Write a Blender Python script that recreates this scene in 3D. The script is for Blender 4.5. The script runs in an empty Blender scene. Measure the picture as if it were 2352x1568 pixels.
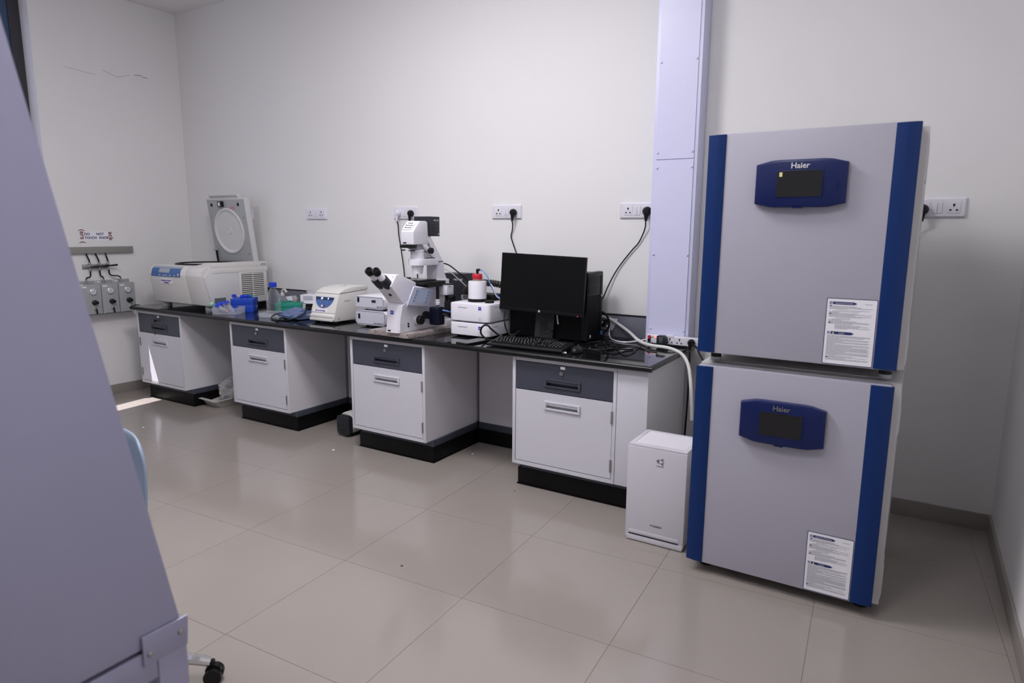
import bpy, bmesh, math, random
from mathutils import Matrix, Vector
R = math.radians
random.seed(7)
SC = bpy.context.scene
COL = SC.collection

# ------------------------------------------------------------------ camera
cam_d = bpy.data.cameras.new('camera')
cam = bpy.data.objects.new('camera', cam_d)
COL.objects.link(cam)
cam_d.sensor_width = 36.0
cam_d.lens = 1508.908 * 36.0 / 2352.0
_p, _y, _r = -0.167776, -0.545305, 0.007115
_f = Vector((math.sin(_y) * math.cos(_p), math.cos(_y) * math.cos(_p), math.sin(_p)))
_rt = Vector((math.cos(_y), -math.sin(_y), 0))
_up = _rt.cross(_f)
_r2 = _rt * math.cos(_r) + _up * math.sin(_r)
_u2 = -_rt * math.sin(_r) + _up * math.cos(_r)
_m = Matrix((( _r2.x, _u2.x, -_f.x, 5.750256), (_r2.y, _u2.y, -_f.y, -3.719138), (_r2.z, _u2.z, -_f.z, 1.406745), (0, 0, 0, 1)))
cam.matrix_world = _m
cam_d.clip_start = 0.02
cam_d.dof.use_dof = True
cam_d.dof.focus_distance = 4.4
cam_d.dof.aperture_fstop = 4.0
SC.camera = cam

# ------------------------------------------------------------------ light, sky, exposure
SC.view_settings.view_transform = 'Standard'
SC.view_settings.look = 'None'
SC.view_settings.gamma = 1.0
SC.view_settings.use_curve_mapping = False
SC.view_settings.exposure = 0.0
W = bpy.data.worlds.new('sky'); SC.world = W
W.use_nodes = True
W.node_tree.nodes['Background'].inputs[0].default_value = (0.78, 0.80, 0.94, 1)
W.node_tree.nodes['Background'].inputs[1].default_value = 1.2

def area(name, loc, sx, sy, power, color, rot=(0, 0, 0)):
    d = bpy.data.lights.new(name, 'AREA'); d.shape = 'RECTANGLE'
    d.size = sx; d.size_y = sy; d.energy = power; d.color = color
    o = bpy.data.objects.new(name, d); COL.objects.link(o)
    o.location = loc; o.rotation_euler = rot
    return o
LC = (0.99, 0.965, 1.0)
area('ceiling_lamp_middle', (3.6, -1.9, 3.2), 0.6, 0.6, 44, LC)
area('ceiling_lamp_left', (2.4, -3.2, 3.2), 0.6, 0.6, 28, LC)
area('ceiling_lamp_right', (4.8, -3.2, 3.2), 0.6, 0.6, 22, LC)
for _x, _yy, _e in ((3.2, -1.9, 21), (4.6, -1.9, 9), (4.9, -3.0, 7)):
    _pl = bpy.data.lights.new('hanging_lamp', 'POINT'); _pl.energy = _e; _pl.color = LC; _pl.shadow_soft_size = 0.3
    _po = bpy.data.objects.new('hanging_lamp', _pl); COL.objects.link(_po); _po.location = (_x, _yy, 2.9)
sd = bpy.data.lights.new('sun', 'SUN'); sd.energy = 30.0; sd.angle = R(0.12); sd.color = (1.0, 0.93, 0.95)
sun = bpy.data.objects.new('sun', sd); COL.objects.link(sun)
SA, SB = 0.28, 0.34
_sd = Vector((SA, SB, -1.0)).normalized()
sun.rotation_euler = _sd.to_track_quat('-Z', 'Y').to_euler()

# ------------------------------------------------------------------ materials
def mat(name, color, rough=0.5, metal=0.0, noise=0.0, scale=20.0, bump=0.0, bscale=60.0, spec=0.5, coat=0.0, tint=None):
    m = bpy.data.materials.new(name); m.use_nodes = True
    nt = m.node_tree; b = nt.nodes['Principled BSDF']
    b.inputs['Base Color'].default_value = (*color, 1)
    b.inputs['Roughness'].default_value = rough
    b.inputs['Metallic'].default_value = metal
    b.inputs['Specular IOR Level'].default_value = spec
    b.inputs['Coat Weight'].default_value = coat
    b.inputs['Coat Roughness'].default_value = 0.05
    tc = nt.nodes.new('ShaderNodeTexCoord')
    n = nt.nodes.new('ShaderNodeTexNoise'); n.inputs['Scale'].default_value = scale; n.inputs['Detail'].default_value = 4
    nt.links.new(tc.outputs['Object'], n.inputs['Vector'])
    mx = nt.nodes.new('ShaderNodeMix'); mx.data_type = 'RGBA'
    c2 = tint if tint else tuple(c * (1 - max(noise, 0.03)) for c in color)
    mx.inputs[6].default_value = (*color, 1); mx.inputs[7].default_value = (*c2, 1)
    nt.links.new(n.outputs['Fac'], mx.inputs[0])
    nt.links.new(mx.outputs[2], b.inputs['Base Color'])
    if bump:
        n2 = nt.nodes.new('ShaderNodeTexNoise'); n2.inputs['Scale'].default_value = bscale; n2.inputs['Detail'].default_value = 5
        nt.links.new(tc.outputs['Object'], n2.inputs['Vector'])
        bp = nt.nodes.new('ShaderNodeBump'); bp.inputs['Strength'].default_value = bump; bp.inputs['Distance'].default_value = 0.01
        nt.links.new(n2.outputs['Fac'], bp.inputs['Height']); nt.links.new(bp.outputs[0], b.inputs['Normal'])
    return m

def clear(name, tint, fac, rough=0.15):
    m = bpy.data.materials.new(name); m.use_nodes = True
    nt = m.node_tree; b = nt.nodes['Principled BSDF']; out = nt.nodes['Material Output']
    b.inputs['Base Color'].default_value = (*tint, 1); b.inputs['Roughness'].default_value = rough
    t = nt.nodes.new('ShaderNodeBsdfTransparent'); t.inputs[0].default_value = (0.96, 0.97, 0.98, 1)
    fr = nt.nodes.new('ShaderNodeLayerWeight'); fr.inputs[0].default_value = 0.3
    ad = nt.nodes.new('ShaderNodeMath'); ad.operation = 'MULTIPLY_ADD'; ad.use_clamp = True
    ad.inputs[1].default_value = 0.6; ad.inputs[2].default_value = fac
    nt.links.new(fr.outputs['Facing'], ad.inputs[0])
    mx = nt.nodes.new('ShaderNodeMixShader')
    nt.links.new(ad.outputs[0], mx.inputs[0]); nt.links.new(t.outputs[0], mx.inputs[1]); nt.links.new(b.outputs[0], mx.inputs[2])
    nt.links.new(mx.outputs[0], out.inputs[0])
    return m

def glow(name, color, strength):
    m = mat(name, color, 0.3)
    b = m.node_tree.nodes['Principled BSDF']
    b.inputs['Emission Color'].default_value = (*color, 1); b.inputs['Emission Strength'].default_value = strength
    return m

M = dict(
    wall=mat('painted_plaster', (0.785, 0.78, 0.785), 0.75, noise=0.05, scale=1.3, bump=0.12, bscale=9),
    ceil=mat('ceiling_paint', (0.82, 0.81, 0.80), 0.8),
    base=mat('skirting_tile', (0.30, 0.275, 0.255), 0.35, noise=0.12, scale=5),
    grout=mat('grout', (0.17, 0.15, 0.135), 0.8),
    white=mat('white_powder_coat', (0.615, 0.61, 0.665), 0.38, noise=0.03, scale=6),
    side=mat('cabinet_side_laminate', (0.71, 0.70, 0.735), 0.42, noise=0.04, scale=5),
    slate=mat('slate_grey_laminate', (0.052, 0.058, 0.083), 0.42, noise=0.08, scale=30),
    panelgrey=mat('pale_panel_grey', (0.60, 0.60, 0.68), 0.35),
    standg=mat('grey_monitor_stand', (0.035, 0.035, 0.04), 0.5, spec=0.4),
    splash=mat('splash_grey_laminate', (0.17, 0.175, 0.215), 0.4, noise=0.05, scale=20),
    purif=mat('purifier_white', (0.60, 0.585, 0.64), 0.35),
    toe=mat('black_skirting_vinyl', (0.003, 0.003, 0.0035), 0.4, spec=0.2),
    granite=mat('black_granite', (0.006, 0.006, 0.008), 0.055, noise=0.3, scale=300, spec=0.6),
    nosing=mat('black_granite_edge', (0.006, 0.006, 0.007), 0.28, spec=0.3),
    pinkgranite=mat('speckled_granite', (0.36, 0.31, 0.295), 0.3, scale=140, tint=(0.05, 0.045, 0.045)),
    inc=mat('incubator_grey_coat', (0.405, 0.395, 0.462), 0.42, noise=0.03, scale=4, bump=0.03, bscale=250),
    incside=mat('incubator_body_coat', (0.56, 0.55, 0.55), 0.5),
    blue=mat('deep_blue_plastic', (0.002, 0.024, 0.125), 0.38, noise=0.05, scale=8, spec=0.3),
    navy=mat('navy_display_plastic', (0.005, 0.013, 0.085), 0.32, noise=0.05, scale=8, spec=0.35),
    screen=mat('dark_screen', (0.018, 0.018, 0.019), 0.2, spec=0.3),
    blk=mat('black_plastic', (0.006, 0.006, 0.007), 0.38, spec=0.3),
    blkm=mat('matte_black_plastic', (0.006, 0.006, 0.0065), 0.55, spec=0.3),
    mon=mat('black_monitor_plastic', (0.004, 0.004, 0.005), 0.45, spec=0.2),
    monscr=mat('switched_off_screen', (0.004, 0.004, 0.0045), 0.35, spec=0.16),
    dgrey=mat('charcoal_plastic', (0.018, 0.020, 0.027), 0.45, spec=0.35),
    rub=mat('black_rubber', (0.005, 0.005, 0.005), 0.5, spec=0.3),
    steel=mat('brushed_steel', (0.42, 0.41, 0.40), 0.35, metal=1.0),
    chrome=mat('chrome', (0.80, 0.80, 0.82), 0.08, metal=1.0),
    brass=mat('dull_key_metal', (0.10, 0.09, 0.07), 0.4, metal=1.0),
    mic=mat('microscope_white', (0.75, 0.74, 0.80), 0.3),
    micg=mat('microscope_grey', (0.33, 0.33, 0.36), 0.35),
    bezel=mat('lavender_grey_bezel', (0.52, 0.53, 0.64), 0.35),
    ivory=mat('ivory_plastic', (0.69, 0.675, 0.645), 0.42),
    ivorg=mat('light_grey_plastic', (0.62, 0.615, 0.62), 0.42),
    pblue=mat('control_panel_blue', (0.045, 0.125, 0.34), 0.35),
    pnav=mat('display_window', (0.006, 0.012, 0.06), 0.2),
    lcd=mat('lcd_grey', (0.36, 0.40, 0.46), 0.3),
    paper=mat('white_paper', (0.84, 0.83, 0.88), 0.7),
    sock=mat('glossy_socket_white', (0.72, 0.71, 0.78), 0.18),
    hole=mat('socket_hole', (0.004, 0.004, 0.004), 0.7),
    ink=mat('black_ink', (0.03, 0.03, 0.035), 0.7),
    inkb=mat('navy_ink', (0.012, 0.02, 0.13), 0.6),
    inkg=mat('grey_ink', (0.20, 0.20, 0.23), 0.7),
    inkr=mat('dark_red_ink', (0.16, 0.012, 0.02), 0.7),
    inkv=mat('violet_ink', (0.09, 0.05, 0.25), 0.7),
    wink=mat('white_lettering', (0.62, 0.62, 0.66), 0.4),
    dlogo=mat('grey_lettering', (0.16, 0.155, 0.16), 0.35),
    yel=mat('yellow_sticker', (0.75, 0.72, 0.34), 0.6),
    zblue=mat('logo_blue', (0.018, 0.04, 0.42), 0.4),
    red=mat('red_cap_plastic', (0.55, 0.015, 0.035), 0.4),
    cblue=mat('cap_blue_plastic', (0.015, 0.05, 0.62), 0.4),
    boxblue=mat('rack_box_blue', (0.008, 0.055, 0.46), 0.38),
    mint=mat('mint_green_cap', (0.25, 0.66, 0.45), 0.45),
    green=mat('rack_green_plastic', (0.015, 0.27, 0.20), 0.42),
    pink=mat('pink_medium', (0.42, 0.03, 0.13), 0.25),
    tubeblue=mat('clear_blue_tubing', (0.10, 0.24, 0.62), 0.25),
    slateb=mat('blue_grey_plastic', (0.10, 0.145, 0.29), 0.4),
    gas=mat('grey_enamel', (0.36, 0.375, 0.385), 0.42),
    rail=mat('grey_trunking', (0.255, 0.25, 0.235), 0.5),
    duct=mat('white_duct_coat', (0.65, 0.66, 0.87), 0.35),
    hood=mat('hood_lavender_grey_coat', (0.40, 0.395, 0.535), 0.5, metal=0.55, noise=0.06, scale=7, bump=0.02, bscale=300),
    chair=mat('pale_blue_plastic', (0.30, 0.38, 0.50), 0.4),
    frame=mat('dark_window_frame', (0.035, 0.033, 0.04), 0.5),
    fblue=mat('blue_window_sash', (0.035, 0.075, 0.16), 0.5),
    pvc=mat('white_pvc_hose', (0.66, 0.655, 0.64), 0.4),
    cream=mat('pale_grey_tray', (0.52, 0.51, 0.48), 0.5),
    hose=mat('corrugated_hose', (0.022, 0.018, 0.014), 0.45),
    gauge=mat('gauge_face', (0.62, 0.64, 0.68), 0.4),
    crack=mat('plaster_crack', (0.10, 0.09, 0.085), 0.9),
    clearp=clear('clear_polypropylene', (0.66, 0.69, 0.76), 0.16),
    glass=clear('clear_glass', (0.75, 0.78, 0.82), 0.05, 0.03),
    pane=clear('frosted_pane', (0.70, 0.75, 0.95), 0.35, 0.3),
    bag=clear('crumpled_plastic', (0.62, 0.61, 0.62), 0.38, 0.3),
    amber=mat('warm_grey_clear', (0.36, 0.31, 0.25), 0.3),
    film=glow('frosted_sun_mask', (0.62, 0.64, 0.86), 0.8),  # emission stands in for daylight coming through the window film
    dial=glow('display_digits', (0.85, 0.9, 1.0), 0.6),
    lcdon=glow('touchscreen', (0.25, 0.29, 0.40), 0.22),
    lcdkey=glow('touchscreen_key', (0.13, 0.17, 0.32), 0.2),
    led=glow('red_lamp', (1.0, 0.12, 0.08), 2.0),
    neon=glow('neon_glow', (1.0, 0.35, 0.33), 0.9),
)

_nt = M['pinkgranite'].node_tree      # hard-edged dark specks
_nz = [n for n in _nt.nodes if n.type == 'TEX_NOISE'][0]; _mx = [n for n in _nt.nodes if n.type == 'MIX'][0]
_mr = _nt.nodes.new('ShaderNodeMapRange'); _mr.inputs[1].default_value = 0.55; _mr.inputs[2].default_value = 0.62
_nt.links.new(_nz.outputs['Fac'], _mr.inputs[0]); _nt.links.new(_mr.outputs[0], _mx.inputs[0])
# floor tile: subtle veins, satin gloss
def tile_mat():
    m = mat('vitrified_tile', (0.325, 0.291, 0.264), 0.2, noise=0.10, scale=2.2, tint=(0.285, 0.255, 0.231), spec=0.75)
    nt = m.node_tree; b = nt.nodes['Principled BSDF']
    tc = nt.nodes.new('ShaderNodeTexCoord')
    mp = nt.nodes.new('ShaderNodeMapping'); mp.inputs['Scale'].default_value = (1.2, 9, 1); mp.inputs['Rotation'].default_value = (0, 0, 0.4)
    n = nt.nodes.new('ShaderNodeTexNoise'); n.inputs['Scale'].default_value = 1.6; n.inputs['Detail'].default_value = 6
    nt.links.new(tc.outputs['Object'], mp.inputs[0]); nt.links.new(mp.outputs[0], n.inputs['Vector'])
    r = nt.nodes.new('ShaderNodeMapRange'); r.inputs['To Min'].default_value = 0.08; r.inputs['To Max'].default_value = 0.18
    nt.links.new(n.outputs['Fac'], r.inputs[0]); nt.links.new(r.outputs[0], b.inputs['Roughness'])
    return m
M['tile'] = tile_mat()

# ------------------------------------------------------------------ mesh building
class MB:
    def __init__(s): s.bm = bmesh.new()
    def _take(s, b):
        me = bpy.data.meshes.new('tmp'); b.to_mesh(me); b.free(); s.bm.from_mesh(me); bpy.data.meshes.remove(me); return s
    def box(s, x0, x1, y0, y1, z0, z1, bev=0.0, seg=2):
        b = bmesh.new(); bmesh.ops.create_cube(b, size=1)
        bmesh.ops.scale(b, vec=(abs(x1 - x0), abs(y1 - y0), abs(z1 - z0)), verts=b.verts)
        bmesh.ops.translate(b, vec=((x0 + x1) / 2, (y0 + y1) / 2, (z0 + z1) / 2), verts=b.verts)
        if bev: bmesh.ops.bevel(b, geom=b.edges[:], offset=bev, segments=seg, profile=0.6, affect='EDGES')
        return s._take(b)
    def prism(s, poly, axis, a, c, bev=0.0, seg=2, capbev=True):
        f = {'x': lambda u, v, w: (w, u, v), 'y': lambda u, v, w: (u, w, v), 'z': lambda u, v, w: (u, v, w)}[axis]
        b = bmesh.new(); n = len(poly)
        lo = [b.verts.new(f(u, v, a)) for u, v in poly]; hi = [b.verts.new(f(u, v, c)) for u, v in poly]
        b.faces.new(lo); b.faces.new(hi[::-1])
        for i in range(n): b.faces.new((lo[i], hi[i], hi[(i + 1) % n], lo[(i + 1) % n]))
        bmesh.ops.recalc_face_normals(b, faces=b.faces)
        if bev:
            es = b.edges[:] if capbev is True else [e for e in b.edges if all(len(x.verts) == 4 for x in e.link_faces) ]
            bmesh.ops.bevel(b, geom=es, offset=bev, segments=seg, profile=0.6, affect='EDGES')
        return s._take(b)
    def loft(s, rings, close=True):
        b = bmesh.new(); vs = [[b.verts.new(p) for p in r] for r in rings]; n = len(rings[0])
        for i in range(len(vs) - 1):
            for j in range(n): b.faces.new((vs[i][j], vs[i][(j + 1) % n], vs[i + 1][(j + 1) % n], vs[i + 1][j]))
        if close: b.faces.new(vs[0][::-1]); b.faces.new(vs[-1])
        bmesh.ops.recalc_face_normals(b, faces=b.faces)
        return s._take(b)
    def lathe(s, prof, c, ax=(0, 0, 1), n=24, close=True):
        q = Vector((0, 0, 1)).rotation_difference(Vector(ax).normalized()).to_matrix(); c = Vector(c)
        return s.loft([[tuple(c + q @ Vector((max(r, 1e-4) * math.cos(2 * math.pi * k / n), max(r, 1e-4) * math.sin(2 * math.pi * k / n), h))) for k in range(n)] for r, h in prof], close)
    def cyl(s, p0, p1, r0, r1=None, n=20):
        d = Vector(p1) - Vector(p0)
        return s.lathe([(r0, 0), (r0 if r1 is None else r1, d.length)], p0, d, n)
    def tube(s, pts, r, n=8, sub=6):
        P = [Vector(p) for p in pts]
        if len(P) > 2 and sub > 1:
            Q = [P[0] * 2 - P[1]] + P + [P[-1] * 2 - P[-2]]; out = []
            for i in range(1, len(Q) - 2):
                for k in range(sub):
                    t = k / sub; a, b_, c, d = Q[i - 1], Q[i], Q[i + 1], Q[i + 2]
                    out.append(0.5 * ((2 * b_) + (c - a) * t + (2 * a - 5 * b_ + 4 * c - d) * t * t + (3 * b_ - a - 3 * c + d) * t ** 3))
            P = out + [P[-1]]
        rings = []; up = Vector((0.13, 0.31, 0.94)); t0 = (P[1] - P[0]).normalized()
        u = (up - t0 * up.dot(t0)).normalized()
        for i, p in enumerate(P):
            t = (P[min(i + 1, len(P) - 1)] - P[max(i - 1, 0)]).normalized()
            u = (u - t * u.dot(t)).normalized(); v = t.cross(u)
            rr = r(i / (len(P) - 1)) if callable(r) else r
            rings.append([tuple(p + (u * math.cos(2 * math.pi * k / n) + v * math.sin(2 * math.pi * k / n)) * rr) for k in range(n)])
        return s.loft(rings)
    def recess(s, x0, x1, z0, z1, hx0, hx1, hz0, hz1, yf, yb, d):
        """panel facing -y with a rectangular pocket of depth d"""
        b = bmesh.new()
        def q(a, c, e, g, y): return [b.verts.new(p) for p in ((a, y, e), (c, y, e), (c, y, g), (a, y, g))]
        o, h, hd, bk = q(x0, x1, z0, z1, yf), q(hx0, hx1, hz0, hz1, yf), q(hx0, hx1, hz0, hz1, yf + d), q(x0, x1, z0, z1, yb)
        for i in range(4):
            j = (i + 1) % 4
            b.faces.new((o[i], o[j], h[j], h[i])); b.faces.new((h[i], h[j], hd[j], hd[i])); b.faces.new((o[j], o[i], bk[i], bk[j]))
        b.faces.new(hd); b.faces.new(bk[::-1])
        bmesh.ops.recalc_face_normals(b, faces=b.faces)
        return s._take(b)
    def open_box(s, w, d, h, t=0.002, taper=0.0):
        """thin-walled open tray centred on the origin, standing on z=0"""
        def ring(k, z, tt): a, c = w / 2 + k - tt, d / 2 + k - tt; return [(-a, -c, z), (a, -c, z), (a, c, z), (-a, c, z)]
        b = bmesh.new()
        rs = [ring(0, 0, 0), ring(taper, h, 0), ring(taper, h, t), ring(0, t, t)]
        vs = [[b.verts.new(p) for p in r] for r in rs]
        for i in range(3):
            for j in range(4): b.faces.new((vs[i][j], vs[i][(j + 1) % 4], vs[i + 1][(j + 1) % 4], vs[i + 1][j]))
        b.faces.new(vs[0][::-1]); b.faces.new(vs[3])
        return s._take(b)

WM = {}      # world matrix and coordinate habit of each thing
def wm(o): return WM[o.name][0]
def obj(name, mb, m, parent=None, ang=35, kind=None, world=False):
    """link what mb holds as one mesh object; coordinates are the world's unless the thing is a 'local' one"""
    me = bpy.data.meshes.new(name); bmesh.ops.recalc_face_normals(mb.bm, faces=mb.bm.faces)
    mb.bm.to_mesh(me); mb.bm.free()
    me.materials.append(M[m] if isinstance(m, str) else m)
    o = bpy.data.objects.new(name, me); COL.objects.link(o)
    for p in me.polygons: p.use_smooth = True
    me.set_sharp_from_angle(angle=R(ang))
    if parent is not None:
        P, loc = WM[parent.name]
        if world or not loc: me.transform(P.inverted())
        o.parent = parent; WM[o.name] = (P, loc)
    else: WM[o.name] = (Matrix(), False)
    if kind: o['kind'] = kind
    return o
def tag(o, label, cat, group=None):
    o['label'] = label; o['category'] = cat
    if group: o['group'] = group
    return o
def thing(name, label, cat, loc, rotz=None, group=None):
    o = bpy.data.objects.new(name, None); COL.objects.link(o); o.empty_display_size = 0.05
    o.location = loc; o.rotation_euler = (0, 0, rotz or 0)
    WM[o.name] = (Matrix.Translation(loc) @ Matrix.Rotation(rotz or 0, 4, 'Z'), rotz is not None)
    return tag(o, label, cat, group)
def solo(name, mb, m, label, cat, group=None, base=None, ang=35):
    me = obj(name, mb, m, None, ang); return tag(me, label, cat, group)
def struct(name, mb, m): return obj(name, mb, m, None, 35, 'structure')
FRONT = (R(90), 0, 0); RIGHT = (R(90), 0, R(90)); TOP = (0, 0, 0)
FONTS = []
def text(s, size, m, parent, loc, rot=FRONT, name='lettering', bold=0.0, align='CENTER', sx=1.0, shear=0.0, depth=0.0003):
    c = bpy.data.curves.new(name, 'FONT'); c.body = s; c.size = size; c.align_x = align; c.align_y = 'CENTER'
    c.extrude = depth; c.offset = bold; c.shear = shear; c.resolution_u = 3
    c.materials.append(M[m])
    o = bpy.data.objects.new(name, c); COL.objects.link(o); FONTS.append(o)
    from mathutils import Euler
    X = Matrix.Translation(loc) @ Euler(rot).to_matrix().to_4x4() @ Matrix.Diagonal((sx, 1, 1, 1))
    if parent is not None:
        P, local = WM[parent.name]
        o.parent = parent; o.matrix_local = X if local else P.inverted() @ X
    else: o.matrix_world = X
    return o
def ring2(cx, cy, rx, ry, n=24, a0=0, a1=2 * math.pi):
    return [(cx + rx * math.cos(a0 + (a1 - a0) * k / (n if a1 - a0 > 6.28 else n - 1)), cy + ry * math.sin(a0 + (a1 - a0) * k / (n if a1 - a0 > 6.28 else n - 1))) for k in range(n)]
def rrect(x0, x1, y0, y1, r, n=5):
    out = []
    for cx, cy, a in ((x1 - r, y0 + r, -90), (x1 - r, y1 - r, 0), (x0 + r, y1 - r, 90), (x0 + r, y0 + r, 180)):
        out += [(cx + r * math.cos(R(a + 90 * k / (n - 1))), cy + r * math.sin(R(a + 90 * k / (n - 1)))) for k in range(n)]
    return out

# ------------------------------------------------------------------ room shell
BT = 0.773
RX, FY, CZ = 6.178, -6.2, 3.25
struct('wall_back', MB().box(-0.3, RX + 0.3, 0, 0.2, -0.1, CZ + 0.1), 'wall')
struct('wall_right', MB().box(RX, RX + 0.2, FY - 0.2, 0.0, -0.1, CZ + 0.1), 'wall')
WY0, WY1, WZ0, WZ1 = -2.75, -1.155, 1.0, 3.12
wl = struct('wall_left', MB().box(-0.2, 0, WY1, 0, -0.1, CZ + 0.1).box(-0.2, 0, FY - 0.2, WY0, -0.1, CZ + 0.1)
       .box(-0.2, 0, WY0, WY1, -0.1, WZ0).box(-0.2, 0, WY0, WY1, WZ1, CZ + 0.1), 'wall')
struct('ceiling', MB().box(-0.3, RX + 0.3, FY - 0.3, 0.3, CZ, CZ + 0.15), 'ceil')
struct('wall_front', MB().box(-0.3, RX + 0.3, FY - 0.2, FY, -0.1, CZ + 0.1), 'wall')

fl = struct('floor', MB().box(-0.2, RX + 0.2, FY - 0.2, 0.2, -0.06, -0.0020), 'grout')
def clip(poly, x0, x1, y0, y1):
    for ax, lim, sg in ((0, x0, 1), (0, x1, -1), (1, y0, 1), (1, y1, -1)):
        out = []
        for i in range(len(poly)):
            p, q = poly[i], poly[(i + 1) % len(poly)]
            a, b = (p[ax] - lim) * sg, (q[ax] - lim) * sg
            if a >= 0: out.append(p)
            if a * b < 0:
                t = a / (a - b); out.append((p[0] + (q[0] - p[0]) * t, p[1] + (q[1] - p[1]) * t))
        poly = out
        if len(poly) < 3: return []
    return poly
GX, GY, TT, GA = 3.1767, -1.8694, 0.6, 0.04908
ca, sa = math.cos(GA), math.sin(GA)
full = None
for i in range(-7, 7):
    for j in range(-8, 5):
        g = 0.0007
        cs = [(GX + (i + a) * TT * ca - (j + b) * TT * sa, GY + (i + a) * TT * sa + (j + b) * TT * ca) for a, b in ((g / TT, g / TT), (1 - g / TT, g / TT), (1 - g / TT, 1 - g / TT), (g / TT, 1 - g / TT))]
        pl = clip(cs, 0.001, RX - 0.001, FY + 0.001, -0.001)
        if not pl: continue
        cx, cy = sum(p[0] for p in cs) / 4, sum(p[1] for p in cs) / 4
        whole = len(pl) == 4 and all(abs(p[0] - q[0]) + abs(p[1] - q[1]) < 1e-6 for p, q in zip(pl, cs))
        if whole and full is not None:
            t = bpy.data.objects.new('tile', full); COL.objects.link(t)
        else:
            t = obj('tile', MB().prism([(p[0] - cx, p[1] - cy) for p in pl], 'z', -0.0019, 0.0), 'tile', None, 60)
            if whole: full = t.data
        t.parent = fl; t.location = (cx, cy, 0)

for nm, a in (('baseboard_back', (0.0, RX, -0.012, 0.0)), ('baseboard_right', (RX - 0.012, RX, FY, -0.012)), ('baseboard_left', (0, 0.012, FY, -0.012))):
    struct(nm, MB().box(a[0], a[1], a[2], a[3], 0, 0.082, 0.0015), 'base')
# crack in the left wall's plaster
obj('crack', MB().tube([(0.001, -0.95, 2.630), (0.001, -0.80, 2.618), (0.001, -0.72, 2.612)], 0.0007, 4).tube([(0.001, -0.66, 2.66), (0.001, -0.60, 2.645), (0.001, -0.55, 2.628), (0.001, -0.52, 2.633), (0.001, -0.44, 2.662)], 0.0008, 4).tube([(0.001, -0.40, 2.668), (0.001, -0.35, 2.676), (0.001, -0.33, 2.668), (0.001, -0.29, 2.664)], 0.0018, 4), 'crack', wl)

# window in the left wall
wn = struct('window_1', MB().box(-0.17, -0.13, WY1 - 0.075, WY1, WZ0, WZ1).box(-0.17, -0.13, WY0, WY0 + 0.075, WZ0, WZ1).box(-0.17, -0.13, WY0 + 0.075, WY1 - 0.075, WZ0, WZ0 + 0.07).box(-0.17, -0.13, WY0 + 0.075, WY1 - 0.075, WZ1 - 0.07, WZ1), 'frame')
y1, y0 = WY1 - 0.075, WY0 + 0.075
obj('sash', MB().box(-0.165, -0.14, y1 - 0.05, y1, WZ0 + 0.07, WZ1 - 0.07).box(-0.165, -0.14, y0, y0 + 0.05, WZ0 + 0.07, WZ1 - 0.07).box(-0.165, -0.14, y0 + 0.05, y1 - 0.05, WZ0 + 0.07, WZ0 + 0.12).box(-0.165, -0.14, y0 + 0.05, y1 - 0.05, WZ1 - 0.12, WZ1 - 0.07), 'fblue', wn)
obj('pane', MB().box(-0.155, -0.152, y0 + 0.05, y1 - 0.05, WZ0 + 0.12, WZ1 - 0.12), 'glass', wn)
def back(x, y, z):      # where the sun ray that ends at this point comes through the film
    k = (x + 0.15) / SA; return (y - SB * k, z + k)
def film():  # film with made-up holes, shaped to throw the sun patches on floor and cabinet
    A = [back(*p) for p in ((0.410, -1.09, 0), (0.566, -1.09, 0), (0.526, -0.70, 0), (0.352, -0.70, 0))]
    Cc = [back(*p) for p in ((0.459, -0.742, 0.471), (0.469, -0.742, 0.160), (0.568, -0.742, 0.160))]
    def inside(p, q):
        s0 = 0
        for i in range(len(q)):
            (ax, ay), (bx, by) = q[i], q[(i + 1) % len(q)]
            c = (bx - ax) * (p[1] - ay) - (by - ay) * (p[0] - ax)
            if s0 == 0: s0 = c
            elif c * s0 < 0: return False
        return True
    b = bmesh.new(); n0, n1 = 150, 200
    ya, yb, za, zb = y0 + 0.05, y1 - 0.05, WZ0 + 0.12, WZ1 - 0.12
    gy = lambda i: ya + (yb - ya) * i / n0
    gz = lambda j: za + (zb - za) * j / n1
    # merge runs of cells in every row into one strip
    for j in range(n1):
        zc = (gz(j) + gz(j + 1)) / 2; st = None
        for i in range(n0 + 1):
            solid = i < n0 and not (inside(((gy(i) + gy(i + 1)) / 2, zc), A) or inside(((gy(i) + gy(i + 1)) / 2, zc), Cc))
            if solid and st is None: st = i
            if not solid and st is not None:
                b.faces.new([b.verts.new((-0.1505, y, z)) for y, z in ((gy(st), gz(j)), (gy(i), gz(j)), (gy(i), gz(j + 1)), (gy(st), gz(j + 1)))]); st = None
    m = MB(); m._take(b); return m
obj('frosted_sun_mask', film(), 'film', wn)

# ------------------------------------------------------------------ duct on the back wall
t = thing('wall_duct', 'tall white metal duct with screwed panels rising to the ceiling', 'duct', (4.59, -0.06, 0))
obj('casing', MB().box(4.470, 4.716, -0.128, -0.001, BT + 0.0005, CZ - 0.002, 0.002), 'duct', t)
for z0, z1 in ((BT + 0.012, 1.789), (1.793, CZ - 0.03)):
    obj('panel', MB().box(4.489, 4.698, -0.1335, -0.128, z0, z1, 0.0008, 1), 'duct', t)
for x in (4.4985, 4.690):
    for z in (2.90, 2.296, 1.828, 1.748, 1.279, 0.86):
        obj('screw', MB().lathe([(0.0065, 0), (0.0065, 0.003), (0.004, 0.006)], (x, -0.1335, z), (0, -1, 0), 12), 'duct', t)
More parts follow.
